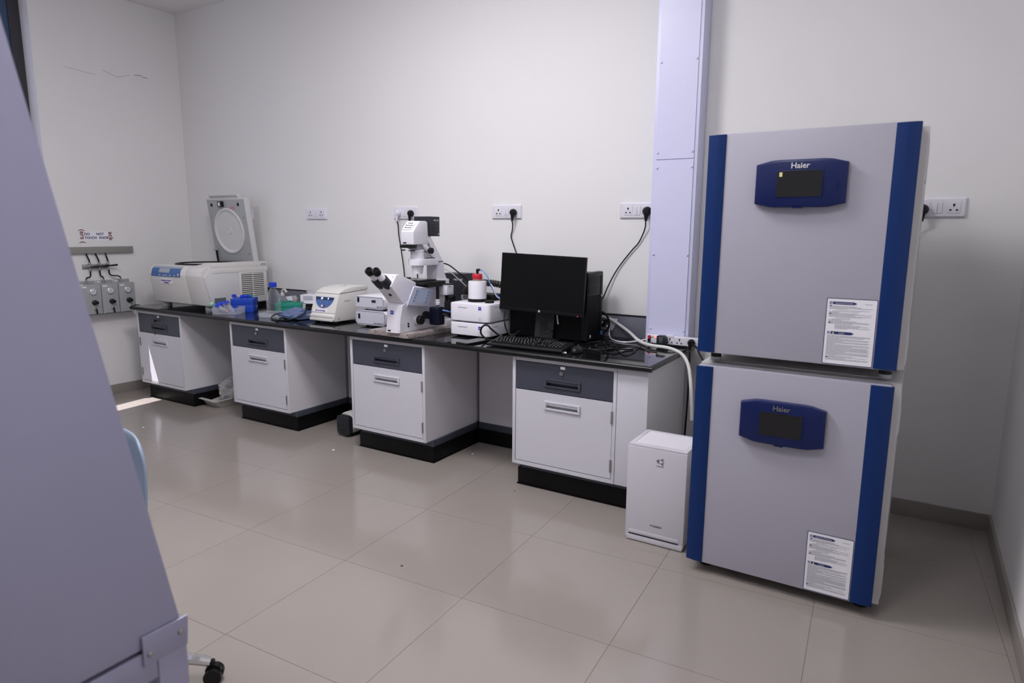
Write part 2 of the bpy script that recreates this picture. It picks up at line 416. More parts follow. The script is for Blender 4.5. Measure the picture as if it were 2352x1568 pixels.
# ------------------------------------------------------------------ laboratory bench
YF = -0.742
def top_edge():
    pr = [(-0.770, 0.746), (-0.776, 0.752), (-0.778, 0.759), (-0.776, 0.766), (-0.770, 0.772), (-0.765, BT), (-0.001, BT), (-0.001, 0.743), (-0.765, 0.743)]
    m = MB().prism(pr, 'x', 0.315, 4.724 - 0.0)
    return m.prism([(4.724, 0.743), (4.729, 0.746), (4.735, 0.752), (4.737, 0.759), (4.735, 0.766), (4.729, 0.772), (4.724, BT)], 'y', -0.768, -0.135)
wt = solo('worktop', MB().box(0.31, 4.724, -0.765, -0.001, 0.743, BT, 0.0), 'granite', 'long polished black granite worktop with rounded edge over the four cabinets', 'worktop')
# rounded nosing of the worktop as its part
obj('nosing', MB().prism([(-0.765, 0.743), (-0.772, 0.745), (-0.777, 0.751), (-0.779, 0.758), (-0.777, 0.765), (-0.772, 0.771), (-0.765, BT)], 'x', 0.305, 4.737).prism([(4.724, 0.743), (4.731, 0.745), (4.736, 0.751), (4.738, 0.758), (4.736, 0.765), (4.731, 0.771), (4.724, BT)], 'y', -0.770, -0.135), 'nosing', wt)
solo('backsplash', MB().box(0.31, 4.468, -0.022, -0.001, BT, 0.905, 0.001), 'splash', 'slate grey backsplash board along the wall behind the worktop', 'backsplash')
solo('capping_strip', MB().box(0.31, 4.468, -0.026, -0.0005, 0.905, 0.911), 'blk', 'thin black capping strip on top of the grey backsplash', 'trim')

def cabinet(xl, xr, label, hinge='r', filler=None, keys=False):
    t = thing('base_cabinet', label, 'cabinet', ((xl + xr) / 2, -0.45, 0.139))
    zb, zt = 0.139, 0.743
    w = 0.018
    bx = filler or xr
    # carcass: frame proud of drawer and door
    obj('carcass', MB().box(xl, xl + w, YF, -0.03, zb, zt, 0.001).box(xr - w, xr, YF, -0.03, zb, zt, 0.001)
        .box(xl + w, xr - w, YF + 0.001, -0.03, zb, zb + 0.02).box(xl + w, xr - w, YF + 0.001, -0.03, zt - 0.022, zt).box(xl + w, xr - w, -0.05, -0.03, zb, zt), 'white', t)
    obj('side_panel', MB().box(bx, bx + 0.0015, YF + 0.002, -0.2, zb, zt - 0.001), 'side', t)
    if filler:
        obj('filler_panel', MB().box(xr + 0.002, filler, YF + 0.002, -0.14, zb, zt, 0.0005), 'white', t)
    x0, x1 = xl + w + 0.003, xr - w - 0.003
    cx = (x0 + x1) / 2
    # drawer
    d = obj('drawer', MB().recess(x0, x1, 0.567, 0.719, cx - 0.092, cx + 0.092, 0.601, 0.633, YF + 0.003, YF + 0.05, 0.022), 'slate', t)
    fr = MB()
    for a in ((cx - 0.104, cx + 0.104, 0.632, 0.640), (cx - 0.104, cx + 0.104, 0.595, 0.603), (cx - 0.104, cx - 0.092, 0.603, 0.632), (cx + 0.092, cx + 0.104, 0.603, 0.632)):
        fr.box(a[0], a[1], YF - 0.005, YF + 0.004, a[2], a[3], 0.0015)
    fr.box(cx - 0.093, cx + 0.093, YF - 0.001, YF + 0.004, 0.619, 0.634, 0.001)
    obj('handle', fr, 'slate', d)
    obj('number_tag', MB().box(cx - 0.013, cx + 0.013, YF + 0.0015, YF + 0.003, 0.698, 0.712), 'paper', d)
    lk = obj('lock', MB().cyl((cx - 0.006, YF - 0.004, 0.676), (cx - 0.006, YF + 0.004, 0.676), 0.0105).box(cx - 0.0075, cx - 0.0045, YF - 0.005, YF - 0.003, 0.670, 0.682), 'steel', d)
    # door
    r = obj('door', MB().recess(x0, x1, 0.163, 0.562, cx - 0.092, cx + 0.092, 0.480, 0.510, YF + 0.003, YF + 0.05, 0.022), 'white', t)
    fr = MB()
    for a in ((cx - 0.104, cx + 0.104, 0.509, 0.518), (cx - 0.104, cx + 0.104, 0.472, 0.481), (cx - 0.104, cx - 0.092, 0.481, 0.509), (cx + 0.092, cx + 0.104, 0.481, 0.509)):
        fr.box(a[0], a[1], YF - 0.006, YF + 0.004, a[2], a[3], 0.0018)
    fr.box(cx - 0.093, cx + 0.093, YF - 0.002, YF + 0.004, 0.497, 0.511, 0.001)
    obj('handle', fr, 'white', r)
    hx = x1 + 0.001 if hinge == 'r' else x0 - 0.001
    for z in (0.485, 0.232):
        obj('hinge', MB().cyl((hx, YF - 0.001, z - 0.032), (hx, YF - 0.001, z + 0.032), 0.006, n=12), 'steel', r)
    # plinth and skirting
    pr = (bx + 0.012) if not filler else bx
    obj('plinth', MB().box(xl + 0.02, pr, YF + 0.06, -0.2, 0.095, zb, 0.002), 'slate', t)
    obj('skirting', MB().box(xl + 0.004, pr + 0.004, YF + 0.056, -0.19, 0.0, 0.100, 0.006).box(xl + 0.0, pr + 0.008, YF + 0.052, -0.19, 0.0, 0.006), 'toe', t)
    if keys:
        kx = cx - 0.008
        obj('key', MB().box(kx - 0.002, kx + 0.002, YF - 0.03, YF - 0.004, 0.668, 0.684).box(kx - 0.010, kx + 0.010, YF - 0.034, YF - 0.028, 0.655, 0.69, 0.003), 'brass', d)
        obj('key_ring', MB().tube([(kx + 0.012 * math.sin(a), YF - 0.034 + 0.004 * math.cos(a), 0.632 + 0.036 * math.cos(a)) for a in [k * math.pi / 8 for k in range(17)]], 0.0018, 6, 2), 'brass', d)
        obj('key', MB().box(kx - 0.006, kx + 0.006, YF - 0.03, YF - 0.026, 0.563, 0.598, 0.001), 'brass', d)
    return t
cabinet(0.335, 0.935, 'white base cabinet at worktop end by the gas panels, keys in lock', hinge='l', keys=True)
cabinet(1.538, 2.138, 'white base cabinet under the small centrifuge, beside the bagged tray')
cabinet(2.741, 3.341, 'white base cabinet below the microscope with slate drawer')
cabinet(3.950, 4.552, 'white base cabinet under keyboard with a white filler strip', filler=4.710)
for x0, x1, lb in ((0.95, 1.536, 'pale back panel in kneehole behind the bagged tray'), (2.154, 2.739, 'pale back panel in kneehole behind the grey pump'), (3.357, 3.948, 'pale back panel in the empty kneehole left of keyboard cabinet')):
    t = thing('kneehole_board', lb, 'panel', ((x0 + x1) / 2, -0.18, 0), group=None)
    obj('board', MB().box(x0, x1, -0.19, -0.17, 0.139, 0.742, 0.001), 'side', t)
    obj('plinth', MB().box(x0, x1, -0.196, -0.17, 0.095, 0.139, 0.001), 'slate', t)
    obj('skirting', MB().box(x0 - 0.002, x1 + 0.002, -0.204, -0.17, 0.0, 0.0955, 0.003), 'toe', t)

# ------------------------------------------------------------------ sockets
def socket(cx, label, kind='3s3', w=0.226, z=1.524):
    t = thing('wall_socket', label, 'socket', (cx, 0, z))
    h = 0.094
    obj('plate', MB().loft([[(x, y, zz) for x, zz in rrect(cx - w / 2 + k, cx + w / 2 - k, z - h / 2 + k, z + h / 2 - k, 0.006)] for k, y in ((0, -0.0005), (0, -0.004), (0.008, -0.013), (0.014, -0.0135))]), 'sock', t)
    def face(fx):
        f = obj('socket_face', MB().box(fx - 0.026, fx + 0.026, -0.0155, -0.013, z - 0.026, z + 0.028, 0.001), 'sock', t)
        hm = MB()
        for dx, dz, rr in ((0, 0.013, 0.0052), (0, 0.006, 0.003), (-0.0125, -0.011, 0.0046), (0.0125, -0.011, 0.0046)):
            hm.cyl((fx + dx, -0.0158, z + dz), (fx + dx, -0.015, z + dz), rr, n=12)
        obj('pin_hole', hm, 'hole', f)
    def switch(fx, ww=0.018):
        obj('switch', MB().box(fx - ww / 2, fx + ww / 2, -0.0165, -0.013, z - 0.026, z + 0.026, 0.0012), 'sock', t)
    face(cx - 0.058); face(cx + 0.062)
    if kind == 'two': switch(cx - 0.012); switch(cx + 0.008)
    elif kind == 'one': switch(cx - 0.002)
    return t
socket(0.800, 'white wall socket half hidden behind the open centrifuge lid', 'one')
socket(1.683, 'white wall socket with nothing plugged in, above the small centrifuge', 'two')
socket(2.596, 'white wall socket holding one white and one black plug', 'two')
socket(3.450, 'white wall socket above the monitor with a black plug', 'two')
socket(4.350, 'white wall socket against the duct with a black plug', 'two')
socket(5.823, 'white wall socket behind the stacked blue striped incubators', 'two')

def plug_mb(x, z, y=-0.0155, s=1.0):
    m = MB()
    m.lathe([(0.022 * s, 0), (0.024 * s, 0.008), (0.022 * s, 0.022), (0.012 * s, 0.034)], (x, y, z), (0, -1, 0), 18)
    m.lathe([(0.014 * s, 0), (0.009 * s, 0.03), (0.006 * s, 0.048)], (x, y - 0.020, z - 0.008), (-0.02, -0.05, -1), 12)
    return m
def cord(label, x, z, pts, m='blk', cm='rub', r=0.0038, s=1.0):
    t = thing('power_lead', label, 'cord', (x, -0.02, z))
    obj('plug', plug_mb(x, z, s=s), m, t)
    obj('cable', MB().tube(pts, r, 8), cm, t)
    return t
cord('white plug on a black cable dropping behind the microscope', 2.538, 1.519, [(2.536, -0.038, 1.468), (2.534, -0.02, 1.44), (2.532, -0.012, 1.365), (2.553, -0.012, 1.25), (2.575, -0.012, 1.10), (2.592, -0.03, 0.98), (2.60, -0.06, 0.80), (2.60, -0.08, 0.778)], m='sock')
cord('black plug and cable hanging behind the microscope lamp head', 2.658, 1.519, [(2.656, -0.038, 1.468), (2.65, -0.02, 1.42), (2.66, -0.012, 1.25), (2.69, -0.012, 1.15), (2.70, -0.012, 1.04), (2.69, -0.03, 0.95), (2.70, -0.06, 0.80), (2.72, -0.09, 0.778)])
cord('black plug and cable dropping behind the monitor', 3.512, 1.519, [(3.510, -0.038, 1.468), (3.508, -0.025, 1.44), (3.496, -0.012, 1.40), (3.488, -0.012, 1.37), (3.498, -0.012, 1.335), (3.532, -0.012, 1.251), (3.58, -0.015, 1.12), (3.60, -0.05, 0.85), (3.62, -0.07, 0.778)])
cord('black plug at the duct with cable curving down to the computer tower', 4.412, 1.519, [(4.410, -0.038, 1.468), (4.405, -0.025, 1.43), (4.386, -0.015, 1.383), (4.36, -0.012, 1.335), (4.323, -0.012, 1.294), (4.26, -0.012, 1.215), (4.218, -0.015, 1.149), (4.185, -0.02, 1.08), (4.147, -0.03, 0.987), (4.10, -0.06, 0.90), (4.07, -0.065, 0.80)], s=1.15)
t = thing('power_lead', 'black plug in the socket behind the incubators', 'cord', (5.765, -0.02, 1.524))
obj('plug', plug_mb(5.765, 1.516), 'blk', t); obj('cable', MB().tube([(5.764, -0.037, 1.468), (5.74, -0.02, 1.40), (5.70, -0.02, 1.2), (5.68, -0.03, 0.8)], 0.0038, 8), 'rub', t)

# ------------------------------------------------------------------ gas panels on the left wall
t = thing('trunking', 'grey metal trunking bar on the left wall under the paper notice', 'trunking', (0.01, -0.8, 1.22))
obj('cover', MB().box(0.0005, 0.030, -1.075, -0.553, 1.197, 1.249, 0.002), 'rail', t)
for y in (-0.584, -0.905):
    for z in (1.210, 1.237): obj('screw', MB().lathe([(0.004, 0), (0.003, 0.002)], (0.030, y, z), (1, 0, 0), 10), 'steel', t)
t = thing('notice', 'white paper notice reading do not touch knob above the trunking', 'notice', (0.001, -0.81, 1.374))
obj('sheet', MB().box(0.0006, 0.0014, -0.923, -0.727, 1.298, 1.371), 'paper', t)
def wt_(s, y, z, sz, bold, m='inkb', sx=1.0): text(s, sz, m, t, (0.0017, y, z), RIGHT, bold=bold, sx=sx)
wt_('DO', -0.898, 1.351, 0.027, 0.0008); wt_('NOT', -0.798, 1.351, 0.027, 0.0008)
wt_('TOUCH', -0.872, 1.321, 0.027, 0.0008, sx=0.95); wt_('KNOB', -0.771, 1.321, 0.027, 0.0008, sx=0.95)
t = thing('wall_lettering', 'dark red leftover letters turned sideways left of the paper notice', 'lettering', (0.001, -0.94, 1.33))
text('(ers (', 0.052, 'inkr', t, (0.0012, -0.935, 1.335), (R(90) * 0 + R(0), R(90), R(0)), bold=0.0006)
t = thing('wall_lettering', 'dark red leftover letters turned sideways right of the paper notice', 'lettering', (0.001, -0.71, 1.33))
text('ack', 0.052, 'inkr', t, (0.0019, -0.715, 1.335), (R(0), R(90), R(0)), bold=0.0006)

t = thing('valve_manifold', 'small metal bracket holding three black levered valves', 'valve', (0.02, -0.86, 1.09))
obj('bracket', MB().box(0.0005, 0.012, -0.962, -0.765, 1.072, 1.108, 0.001), 'steel', t)
for y, z in ((-0.915, 1.089), (-0.842, 1.092), (-0.770, 1.095)):
    v = obj('valve_body', MB().cyl((0.03, y, z - 0.034), (0.03, y, z + 0.034), 0.007, n=10).cyl((0.012, y, z), (0.045, y, z), 0.010, n=12).cyl((0.03, y, z + 0.020), (0.03, y, z + 0.030), 0.011, n=6).cyl((0.03, y, z - 0.030), (0.03, y, z - 0.020), 0.011, n=6), 'steel', t)
    obj('lever', MB().tube([(0.046, y - 0.006, z - 0.002), (0.052, y + 0.02, z), (0.052, y + 0.062, z + 0.003)], lambda f: 0.006 + 0.002 * f, 8), 'blk', v)
for k, (a, b, lb) in enumerate(((-0.932, -0.915, 'first short black hose from the left under the trunking'), (-0.860, -0.842, 'middle short black hose under the trunking'), (-0.783, -0.770, 'short black hose nearest the bench under the trunking'))):
    solo('gas_hose', MB().tube([(0.025, a, 1.198), (0.026, a + 0.003, 1.18), (0.03, b - 0.003, 1.145), (0.03, b, 1.125)], 0.0055, 8), 'rub', lb, 'hose', 'short hoses above the valves')
for k, (a, za, b, lb) in enumerate(((-0.915, 1.056, -0.965, 'black hose from the valves to the first grey gas panel'), (-0.842, 1.058, -0.828, 'black hose from the valves to the middle grey gas panel'), (-0.770, 1.060, -0.690, 'black hose bending to the gas panel nearest the bench'))):
    solo('gas_hose', MB().tube([(0.03, a, za), (0.032, a + (b - a) * 0.04, za - 0.035), (0.036, a + (b - a) * 0.25, za - 0.050), (0.044, a + (b - a) * 0.75, za - 0.054), (0.05, b - (b - a) * 0.04, za - 0.066), (0.05, b, 0.985)], 0.0055, 8), 'rub', lb, 'hose', 'hoses below the valves')
for k, (yl, yr, yg, lb) in enumerate(((-1.045, -0.892, -0.955, 'grey gas regulator panel farthest from the bench'), (-0.886, -0.754, -0.819, 'grey gas regulator panel in the middle of three'), (-0.748, -0.618, -0.680, 'grey gas regulator panel nearest the bench, lever sideways'))):
    t = thing('gas_regulator', lb, 'regulator', (0.06, (yl + yr) / 2, 0.70), None, 'gas regulator panels')
    obj('back_plate', MB().box(0.0005, 0.006, yl + 0.02, yr + 0.018, 0.69, 0.974, 0.001), 'gas', t)
    obj('housing', MB().box(0.006, 0.118, yl, yr, 0.712, 0.951, 0.003), 'gas', t)
    g = obj('gauge', MB().lathe([(0.026, 0), (0.026, 0.010), (0.0225, 0.012)], (0.118, yg, 0.893), (1, 0, 0), 28), 'chrome', t)
    obj('dial', MB().lathe([(0.0215, 0), (0.0215, 0.0012)], (0.130, yg, 0.893), (1, 0, 0), 28), 'gauge', g)
    an = R(45) if k < 2 else R(-5)
    obj('needle', MB().tube([(0.1318, yg - 0.012 * math.cos(an), 0.893 - 0.012 * math.sin(an)), (0.1318, yg + 0.012 * math.cos(an), 0.893 + 0.012 * math.sin(an))], 0.0011, 4, 1), 'ink', g)
    obj('knob', MB().lathe([(0.020, 0), (0.020, 0.014), (0.012, 0.018), (0.013, 0.045), (0.010, 0.048)], (0.118, yg + 0.004, 0.806), (1, 0, 0.0), 20), 'blk', t)
    v = obj('outlet_valve', MB().lathe([(0.009, 0), (0.009, 0.016), (0.005, 0.02)], (0.118, yg + 0.003, 0.755), (1, 0, 0), 12), 'chrome', t)
    if k < 2: obj('lever', MB().tube([(0.140, yg + 0.003, 0.757), (0.142, yg + 0.006, 0.74), (0.143, yg + 0.008, 0.712)], 0.006, 8), 'blk', v)
    else: obj('lever', MB().tube([(0.140, yg + 0.003, 0.755), (0.142, yg + 0.03, 0.754), (0.142, yg + 0.075, 0.751)], lambda f: 0.003 + 0.007 * (f > 0.45), 8), 'blk', v)
    obj('fitting', MB().cyl((0.05, yg - 0.010, 0.950), (0.05, yg - 0.010, 0.968), 0.010, n=6).cyl((0.05, yg - 0.010, 0.968), (0.05, yg - 0.010, 0.99), 0.0065, n=10), 'steel', t)
    obj('stem', MB().cyl((0.06, yg - 0.03, 0.69), (0.06, yg - 0.03, 0.713), 0.006, n=8), 'steel', t)
    obj('name_tag', MB().box(0.118, 0.1185, yl + 0.010, yl + 0.045, 0.928, 0.938), 'paper', t)
    obj('name_tag', MB().box(0.006, 0.0066, yl + 0.025, yl + 0.05, 0.956, 0.966), 'paper', t)

# ------------------------------------------------------------------ large open centrifuge
t = thing('centrifuge', 'large off-white benchtop centrifuge with its lid standing open', 'centrifuge', (0.78, -0.35, BT))
pro = [(-0.600, 0.803), (-0.622, 0.812), (-0.655, 1.000), (-0.660, 1.040), (-0.648, 1.078), (-0.622, 1.104), (-0.585, 1.113), (-0.40, 1.114), (-0.08, 1.114), (-0.075, 1.10), (-0.075, 0.81), (-0.085, 0.803)]
obj('body', MB().prism([(y + 0.004 if y < -0.5 else y, z) for y, z in pro], 'x', 0.425, 1.125, 0.004).prism([(-0.600, 0.812), (-0.650, 1.03), (-0.57, 1.118), (-0.075, 1.139), (-0.075, 0.812)], 'x', 1.095, 1.140, 0.006), 'ivorg', t)
obj('front_panel', MB().prism([(y, z) for y, z in pro if y < -0.5] + [(-0.54, 1.112), (-0.54, 0.81)], 'x', 0.42, 0.905, 0.005), 'ivory', t)
obj('front_cover', MB().prism([(y + 0.001, z) for y, z in pro if y < -0.5] + [(-0.50, 1.125), (-0.50, 0.81)], 'x', 0.915, 1.110, 0.006), 'ivory', t)
obj('top_deck', MB().prism([(1.00, 1.118), (1.035, 1.135), (1.08, 1.140), (1.143, 1.137), (1.143, 1.095), (1.00, 1.095)], 'y', -0.585, -0.074, 0.004), 'ivory', t)
obj('side_trim', MB().box(1.1385, 1.143, -0.59, -0.07, 1.060, 1.098, 0.002), 'ivory', t)
cp = obj('control_panel', MB().prism([(-0.6608, 1.022), (-0.6608, 1.040), (-0.6495, 1.078), (-0.626, 1.1005), (-0.622, 1.098), (-0.645, 1.076), (-0.656, 1.040), (-0.656, 1.022)], 'x', 0.455, 0.845), 'pblue', t)
obj('label_band', MB().prism([(-0.6400, 1.0895), (-0.6225, 1.1038), (-0.6215, 1.102), (-0.639, 1.0875)], 'x', 0.455, 0.845), 'lcd', cp)
obj('lcd_window', MB().prism([(-0.6602, 1.053), (-0.6505, 1.0795), (-0.6435, 1.0862), (-0.642, 1.084), (-0.650, 1.077), (-0.658, 1.052)], 'x', 0.56, 0.70), 'lcd', cp)
km = MB()
for x in (0.56, 0.615, 0.65, 0.70, 0.76, 0.81): km.box(x, x + 0.022, -0.6625, -0.659, 1.030, 1.037)
obj('keys', km, 'bezel', cp)
obj('start_key', MB().box(0.815, 0.832, -0.6625, -0.659, 1.026, 1.048), 'paper', cp); obj('stop_key', MB().box(0.833, 0.844, -0.6625, -0.659, 1.026, 1.045), 'inkr', cp)
obj('name_sticker', MB().prism([(-0.6515, 0.966), (-0.6575, 1.004), (-0.655, 1.004), (-0.649, 0.966)], 'x', 0.565, 0.72), 'paper', t)
text('Temperature Control', 0.0165, 'inkv', t, (0.643, -0.6572, 0.992), (R(81), 0, 0), bold=0.0004, sx=0.95)
text('Centrifuge', 0.0165, 'inkv', t, (0.643, -0.6545, 0.975), (R(81), 0, 0), bold=0.0004)
text('centrifuge', 0.018, 'ink', t, (1.045, -0.612, 1.104), (R(40), 0, 0), shear=0.3, sx=0.8)
# bowl opening
obj('gasket', MB().lathe([(0.235, 0), (0.240, 0.008), (0.228, 0.013), (0.21, 0.012), (0.205, -0.05), (0.05, -0.06)], (0.735, -0.345, 1.112), n=40, close=False), 'rub', t, 60)
# lid
LW = 0.5
a = Matrix.Translation((0.79, -0.115, 1.118)) @ Matrix.Rotation(R(7.0), 4, 'X')
def lidpart(name, mb, m, par):
    mb.bm.transform(a); return obj(name, mb, m, par)
ld = lidpart('lid', MB().box(-0.255, 0.255, 0.0, 0.045, 0.0, 0.540, 0.006).prism([(0.01, 0.535), (0.04, 0.535), (0.03, 0.565), (-0.012, 0.568), (-0.012, 0.562)], 'x', -0.20, 0.17, 0.002), 'ivorg', t)
lidpart('inner_plate', MB().box(-0.240, 0.240, -0.004, 0.001, 0.012, 0.528, 0.001), 'gas', ld)
lidpart('sealing_dish', MB().lathe([(0.192, 0.0), (0.190, 0.009), (0.180, 0.013), (0.168, 0.010), (0.160, 0.003), (0.03, 0.001), (0.026, 0.006), (0.022, 0.006), (0.020, 0.001), (0.008, 0.001)], (0, -0.004, 0.268), (0, -1, 0), 48), 'ivorg', ld)
lidpart('latch', MB().box(-0.075, -0.020, -0.026, -0.004, 0.470, 0.515, 0.003), 'blk', ld); lidpart('latch_window', MB().box(-0.062, -0.040, -0.0275, -0.025, 0.478, 0.508), 'paper', ld)
for x, z in ((-0.185, 0.485), (0.165, 0.485)): lidpart('locking_hole', MB().lathe([(0.014, 0), (0.014, 0.0015)], (x, -0.004, z), (0, -1, 0), 16), 'hole', ld)
for x, z in ((-0.21, 0.38), (0.21, 0.38), (-0.21, 0.08), (0.21, 0.08)): lidpart('screw', MB().lathe([(0.007, 0), (0.006, 0.004)], (x, -0.004, z), (0, -1, 0), 12), 'steel', ld)
lidpart('warning_label', MB().box(0.055, 0.115, -0.0046, -0.0035, 0.445, 0.47), mat('faded_pink_label', (0.45, 0.25, 0.27), 0.6), ld)
lidpart('gas_strut', MB().tube([(-0.215, -0.012, 0.105), (-0.222, -0.008, 0.02), (-0.225, 0.0, -0.05)], 0.008, 8), 'blk', ld)
lidpart('strut_pin', MB().cyl((-0.235, -0.016, 0.11), (-0.195, -0.016, 0.11), 0.009, n=10), 'gas', ld)
# side vent: each louvre a piece
vf = obj('vent_frame', MB().box(1.140, 1.1415, -0.345, -0.095, 0.840, 1.060, 0.0005), 'ivory', t)
obj('vent_recess', MB().box(1.1414, 1.1418, -0.325, -0.112, 0.853, 1.050), 'hole', t)
lv = None
for k in range(13):
    for y in (-0.324, -0.218):
        if lv is None:
            o = obj('louvre', MB().prism([(0, 0), (0.003, -0.001), (0.0036, 0.0065), (0.0, 0.0080)], 'y', 0, 0.105), 'ivory', None); lv = o.data
        else:
            o = bpy.data.objects.new('louvre', lv); COL.objects.link(o)
        o.parent = t; o.location = (1.1415 - 0.78, y + 0.35, 0.853 + k * 0.0155 - BT)
obj('mullion', MB().box(1.141, 1.146, -0.2205, -0.2165, 0.850, 1.053), 'ivory', t)
obj('name_plate', MB().box(1.143, 1.1445, -0.135, -0.085, 1.107, 1.125), 'lcd', t)
obj('rating_plate', MB().box(1.140, 1.141, -0.575, -0.475, 0.828, 0.868), mat('rating_plate', (0.16, 0.19, 0.22), 0.4, noise=0.6, scale=120), t)
for x, y in ((0.50, -0.57), (1.07, -0.57), (0.50, -0.13), (1.07, -0.13)):
    obj('foot', MB().lathe([(0.034, 0), (0.036, 0.012), (0.032, 0.031)], (x, y, BT)), 'rub' if y > -0.3 else 'gas', t)

# ------------------------------------------------------------------ clear tray with tubes, blue box, bottle, rack
t = thing('plastic_tray', 'clear plastic tray full of capped tubes in front of the blue box', 'tray', (1.385, -0.630, BT), R(28))
obj('tray_body', MB().open_box(0.185, 0.135, 0.052, 0.0015, 0.002), 'clearp', t)
def tube_thing(loc, d, cap, label, liquid=False, L=0.11, r=0.0135):
    t = thing('centrifuge_tube', label, 'tube', loc)
    d = Vector(d).normalized(); p = Vector(loc)
    obj('tube_body', MB().lathe([(0.003, 0), (r * 0.95, 0.018), (r, L - 0.012), (r, L)], p, d, 16), 'clearp', t)
    if liquid: obj('liquid', MB().lathe([(0.003, 0.002), (r * 0.86, 0.018), (r * 0.90, L * 0.45)], p, d, 14), 'pink', t)
    obj('cap', MB().lathe([(r * 1.25, L - 0.012), (r * 1.25, L + 0.006), (r * 1.1, L + 0.008)], p, d, 20), cap, t)
tube_thing((1.395, -0.640, BT + 0.009), (-0.80, -0.12, 0.38), 'cblue', 'blue capped tube holding pink liquid in the clear tray', True, 0.105)
tube_thing((1.325, -0.625, BT + 0.012), (-0.80, -0.30, 0.42), 'mint', 'mint green capped tube lying in the clear tray', False, 0.115)
tube_thing((1.425, -0.615, BT + 0.010), (-0.62, -0.05, 0.62), 'cblue', 'empty clear tube with blue cap leaning highest in the tray', False, 0.100)
for k, (dx, dy) in enumerate(((0, 0), (-0.022, 0.018), (0.022, 0.014))):
    tube_thing((1.352 + dx, -0.648 + dy * 2.2, BT + 0.022 + 0.006 * k), (-0.75, -0.1, 0.42), 'cblue', ('short blue capped tube in the middle of the tray bunch', 'short blue capped tube next to the mint green cap', 'short blue capped tube nearest the leaning empty tube')[k], False, 0.075)

t = thing('rack_box', 'bright blue plastic tube box with lid, behind the clear tray', 'box', (1.355, -0.468, BT), R(41))
obj('base', MB().box(-0.080, 0.080, -0.084, 0.084, 0.0, 0.062, 0.004), 'boxblue', t)
obj('lid', MB().box(-0.083, 0.083, -0.087, 0.087, 0.060, 0.105, 0.005), 'boxblue', t)
text('box', 0.018, 'bezel', t, (0.0660, 0.035, 0.028), (R(90), 0, R(90)), shear=0.3) if False else None
obj('mark', MB().tube([(0.0805, 0.030, 0.026), (0.0805, 0.042, 0.034), (0.0805, 0.050, 0.026), (0.0805, 0.058, 0.044)], 0.0012, 4), 'bezel', t)
def loose_tube(p, d, L, label, cap='cblue', body='slateb'):
    t = thing('microtube', label, 'tube', p); p = Vector(p); d = Vector(d).normalized()
    obj('tube_body', MB().lathe([(0.004, 0), (0.009, 0.01), (0.010, L)], p, d, 12), body, t)
    obj('cap', MB().lathe([(0.0125, L - 0.004), (0.0125, L + 0.010), (0.010, L + 0.012)], p, d, 16), cap, t)
zt = BT + 0.105
t = thing('screw_cap', 'single dark blue screw cap standing on the blue box', 'cap', (1.255, -0.487, zt))
obj('cap_body', MB().lathe([(0.0155, 0), (0.0165, 0.004), (0.0165, 0.020), (0.014, 0.022)], (1.258, -0.487, zt), n=24), 'cblue', t)
loose_tube((1.330, -0.505, zt + 0.0125), (0.85, 0.12, 0.0), 0.035, 'short clear tube with blue cap lying at the front of the blue box', 'cblue', 'bezel')
loose_tube((1.325, -0.47, zt + 0.0125), (0.95, 0.25, 0.0), 0.055, 'longer blue tube lying across the middle of the blue box', 'cblue', 'cblue')
loose_tube((1.345, -0.440, zt + 0.0125), (0.9, 0.35, 0.0), 0.035, 'green capped tube lying at the back of the blue box', 'green', 'slateb')

t = thing('glass_bottle', 'clear glass reagent bottle with a blue screw cap', 'bottle', (1.590, -0.385, BT))
cb = (1.590, -0.385, BT)
obj('bottle_body', MB().lathe([(0.048, 0), (0.053, 0.006), (0.053, 0.112), (0.048, 0.134), (0.019, 0.184), (0.018, 0.202)], cb, n=32), 'glass', t)
obj('cap', MB().lathe([(0.027, 0.194), (0.0285, 0.198), (0.0285, 0.226), (0.026, 0.229)], cb, n=32), 'cblue', t)
gm = MB()
for k in range(5): gm.box(1.580, 1.605, -0.4386, -0.4375, BT + 0.045 + k * 0.018, BT + 0.0465 + k * 0.018)
obj('graduation', gm, 'wink', t)
t = thing('wash_bottle', 'small translucent wash bottle with bent white spout', 'bottle', (1.50, -0.23, BT))
cb = (1.50, -0.225, BT)
obj('bottle_body', MB().lathe([(0.030, 0), (0.033, 0.005), (0.033, 0.080), (0.014, 0.105), (0.013, 0.112)], cb, n=24), 'clearp', t)
obj('spout', MB().lathe([(0.017, 0.108), (0.017, 0.124), (0.008, 0.134)], cb, n=18).tube([(1.50, -0.225, BT + 0.130), (1.502, -0.225, BT + 0.150), (1.525, -0.222, BT + 0.158), (1.545, -0.22, BT + 0.135)], 0.009, 8), 'cream', t)
t = thing('tube_bag', 'small crumpled clear bag with white label behind the green rack', 'bag', (1.60, -0.19, BT))
bg = MB(); bg.lathe([(0.030, 0), (0.036, 0.03), (0.033, 0.08), (0.018, 0.105)], (1.565, -0.175, BT), n=10)
for v in bg.bm.verts: v.co += Vector((random.uniform(-1, 1), random.uniform(-1, 1), random.uniform(-0.3, 1))) * 0.006
obj('bag_body', bg, 'bag', t, 10)
obj('bag_label', MB().loft([[(1.530, -0.222, BT + 0.104), (1.595, -0.218, BT + 0.112), (1.605, -0.215, BT + 0.078), (1.560, -0.224, BT + 0.070)], [(1.530, -0.2215, BT + 0.104), (1.595, -0.2175, BT + 0.112), (1.605, -0.2145, BT + 0.078), (1.560, -0.2235, BT + 0.070)]]), 'paper', t)

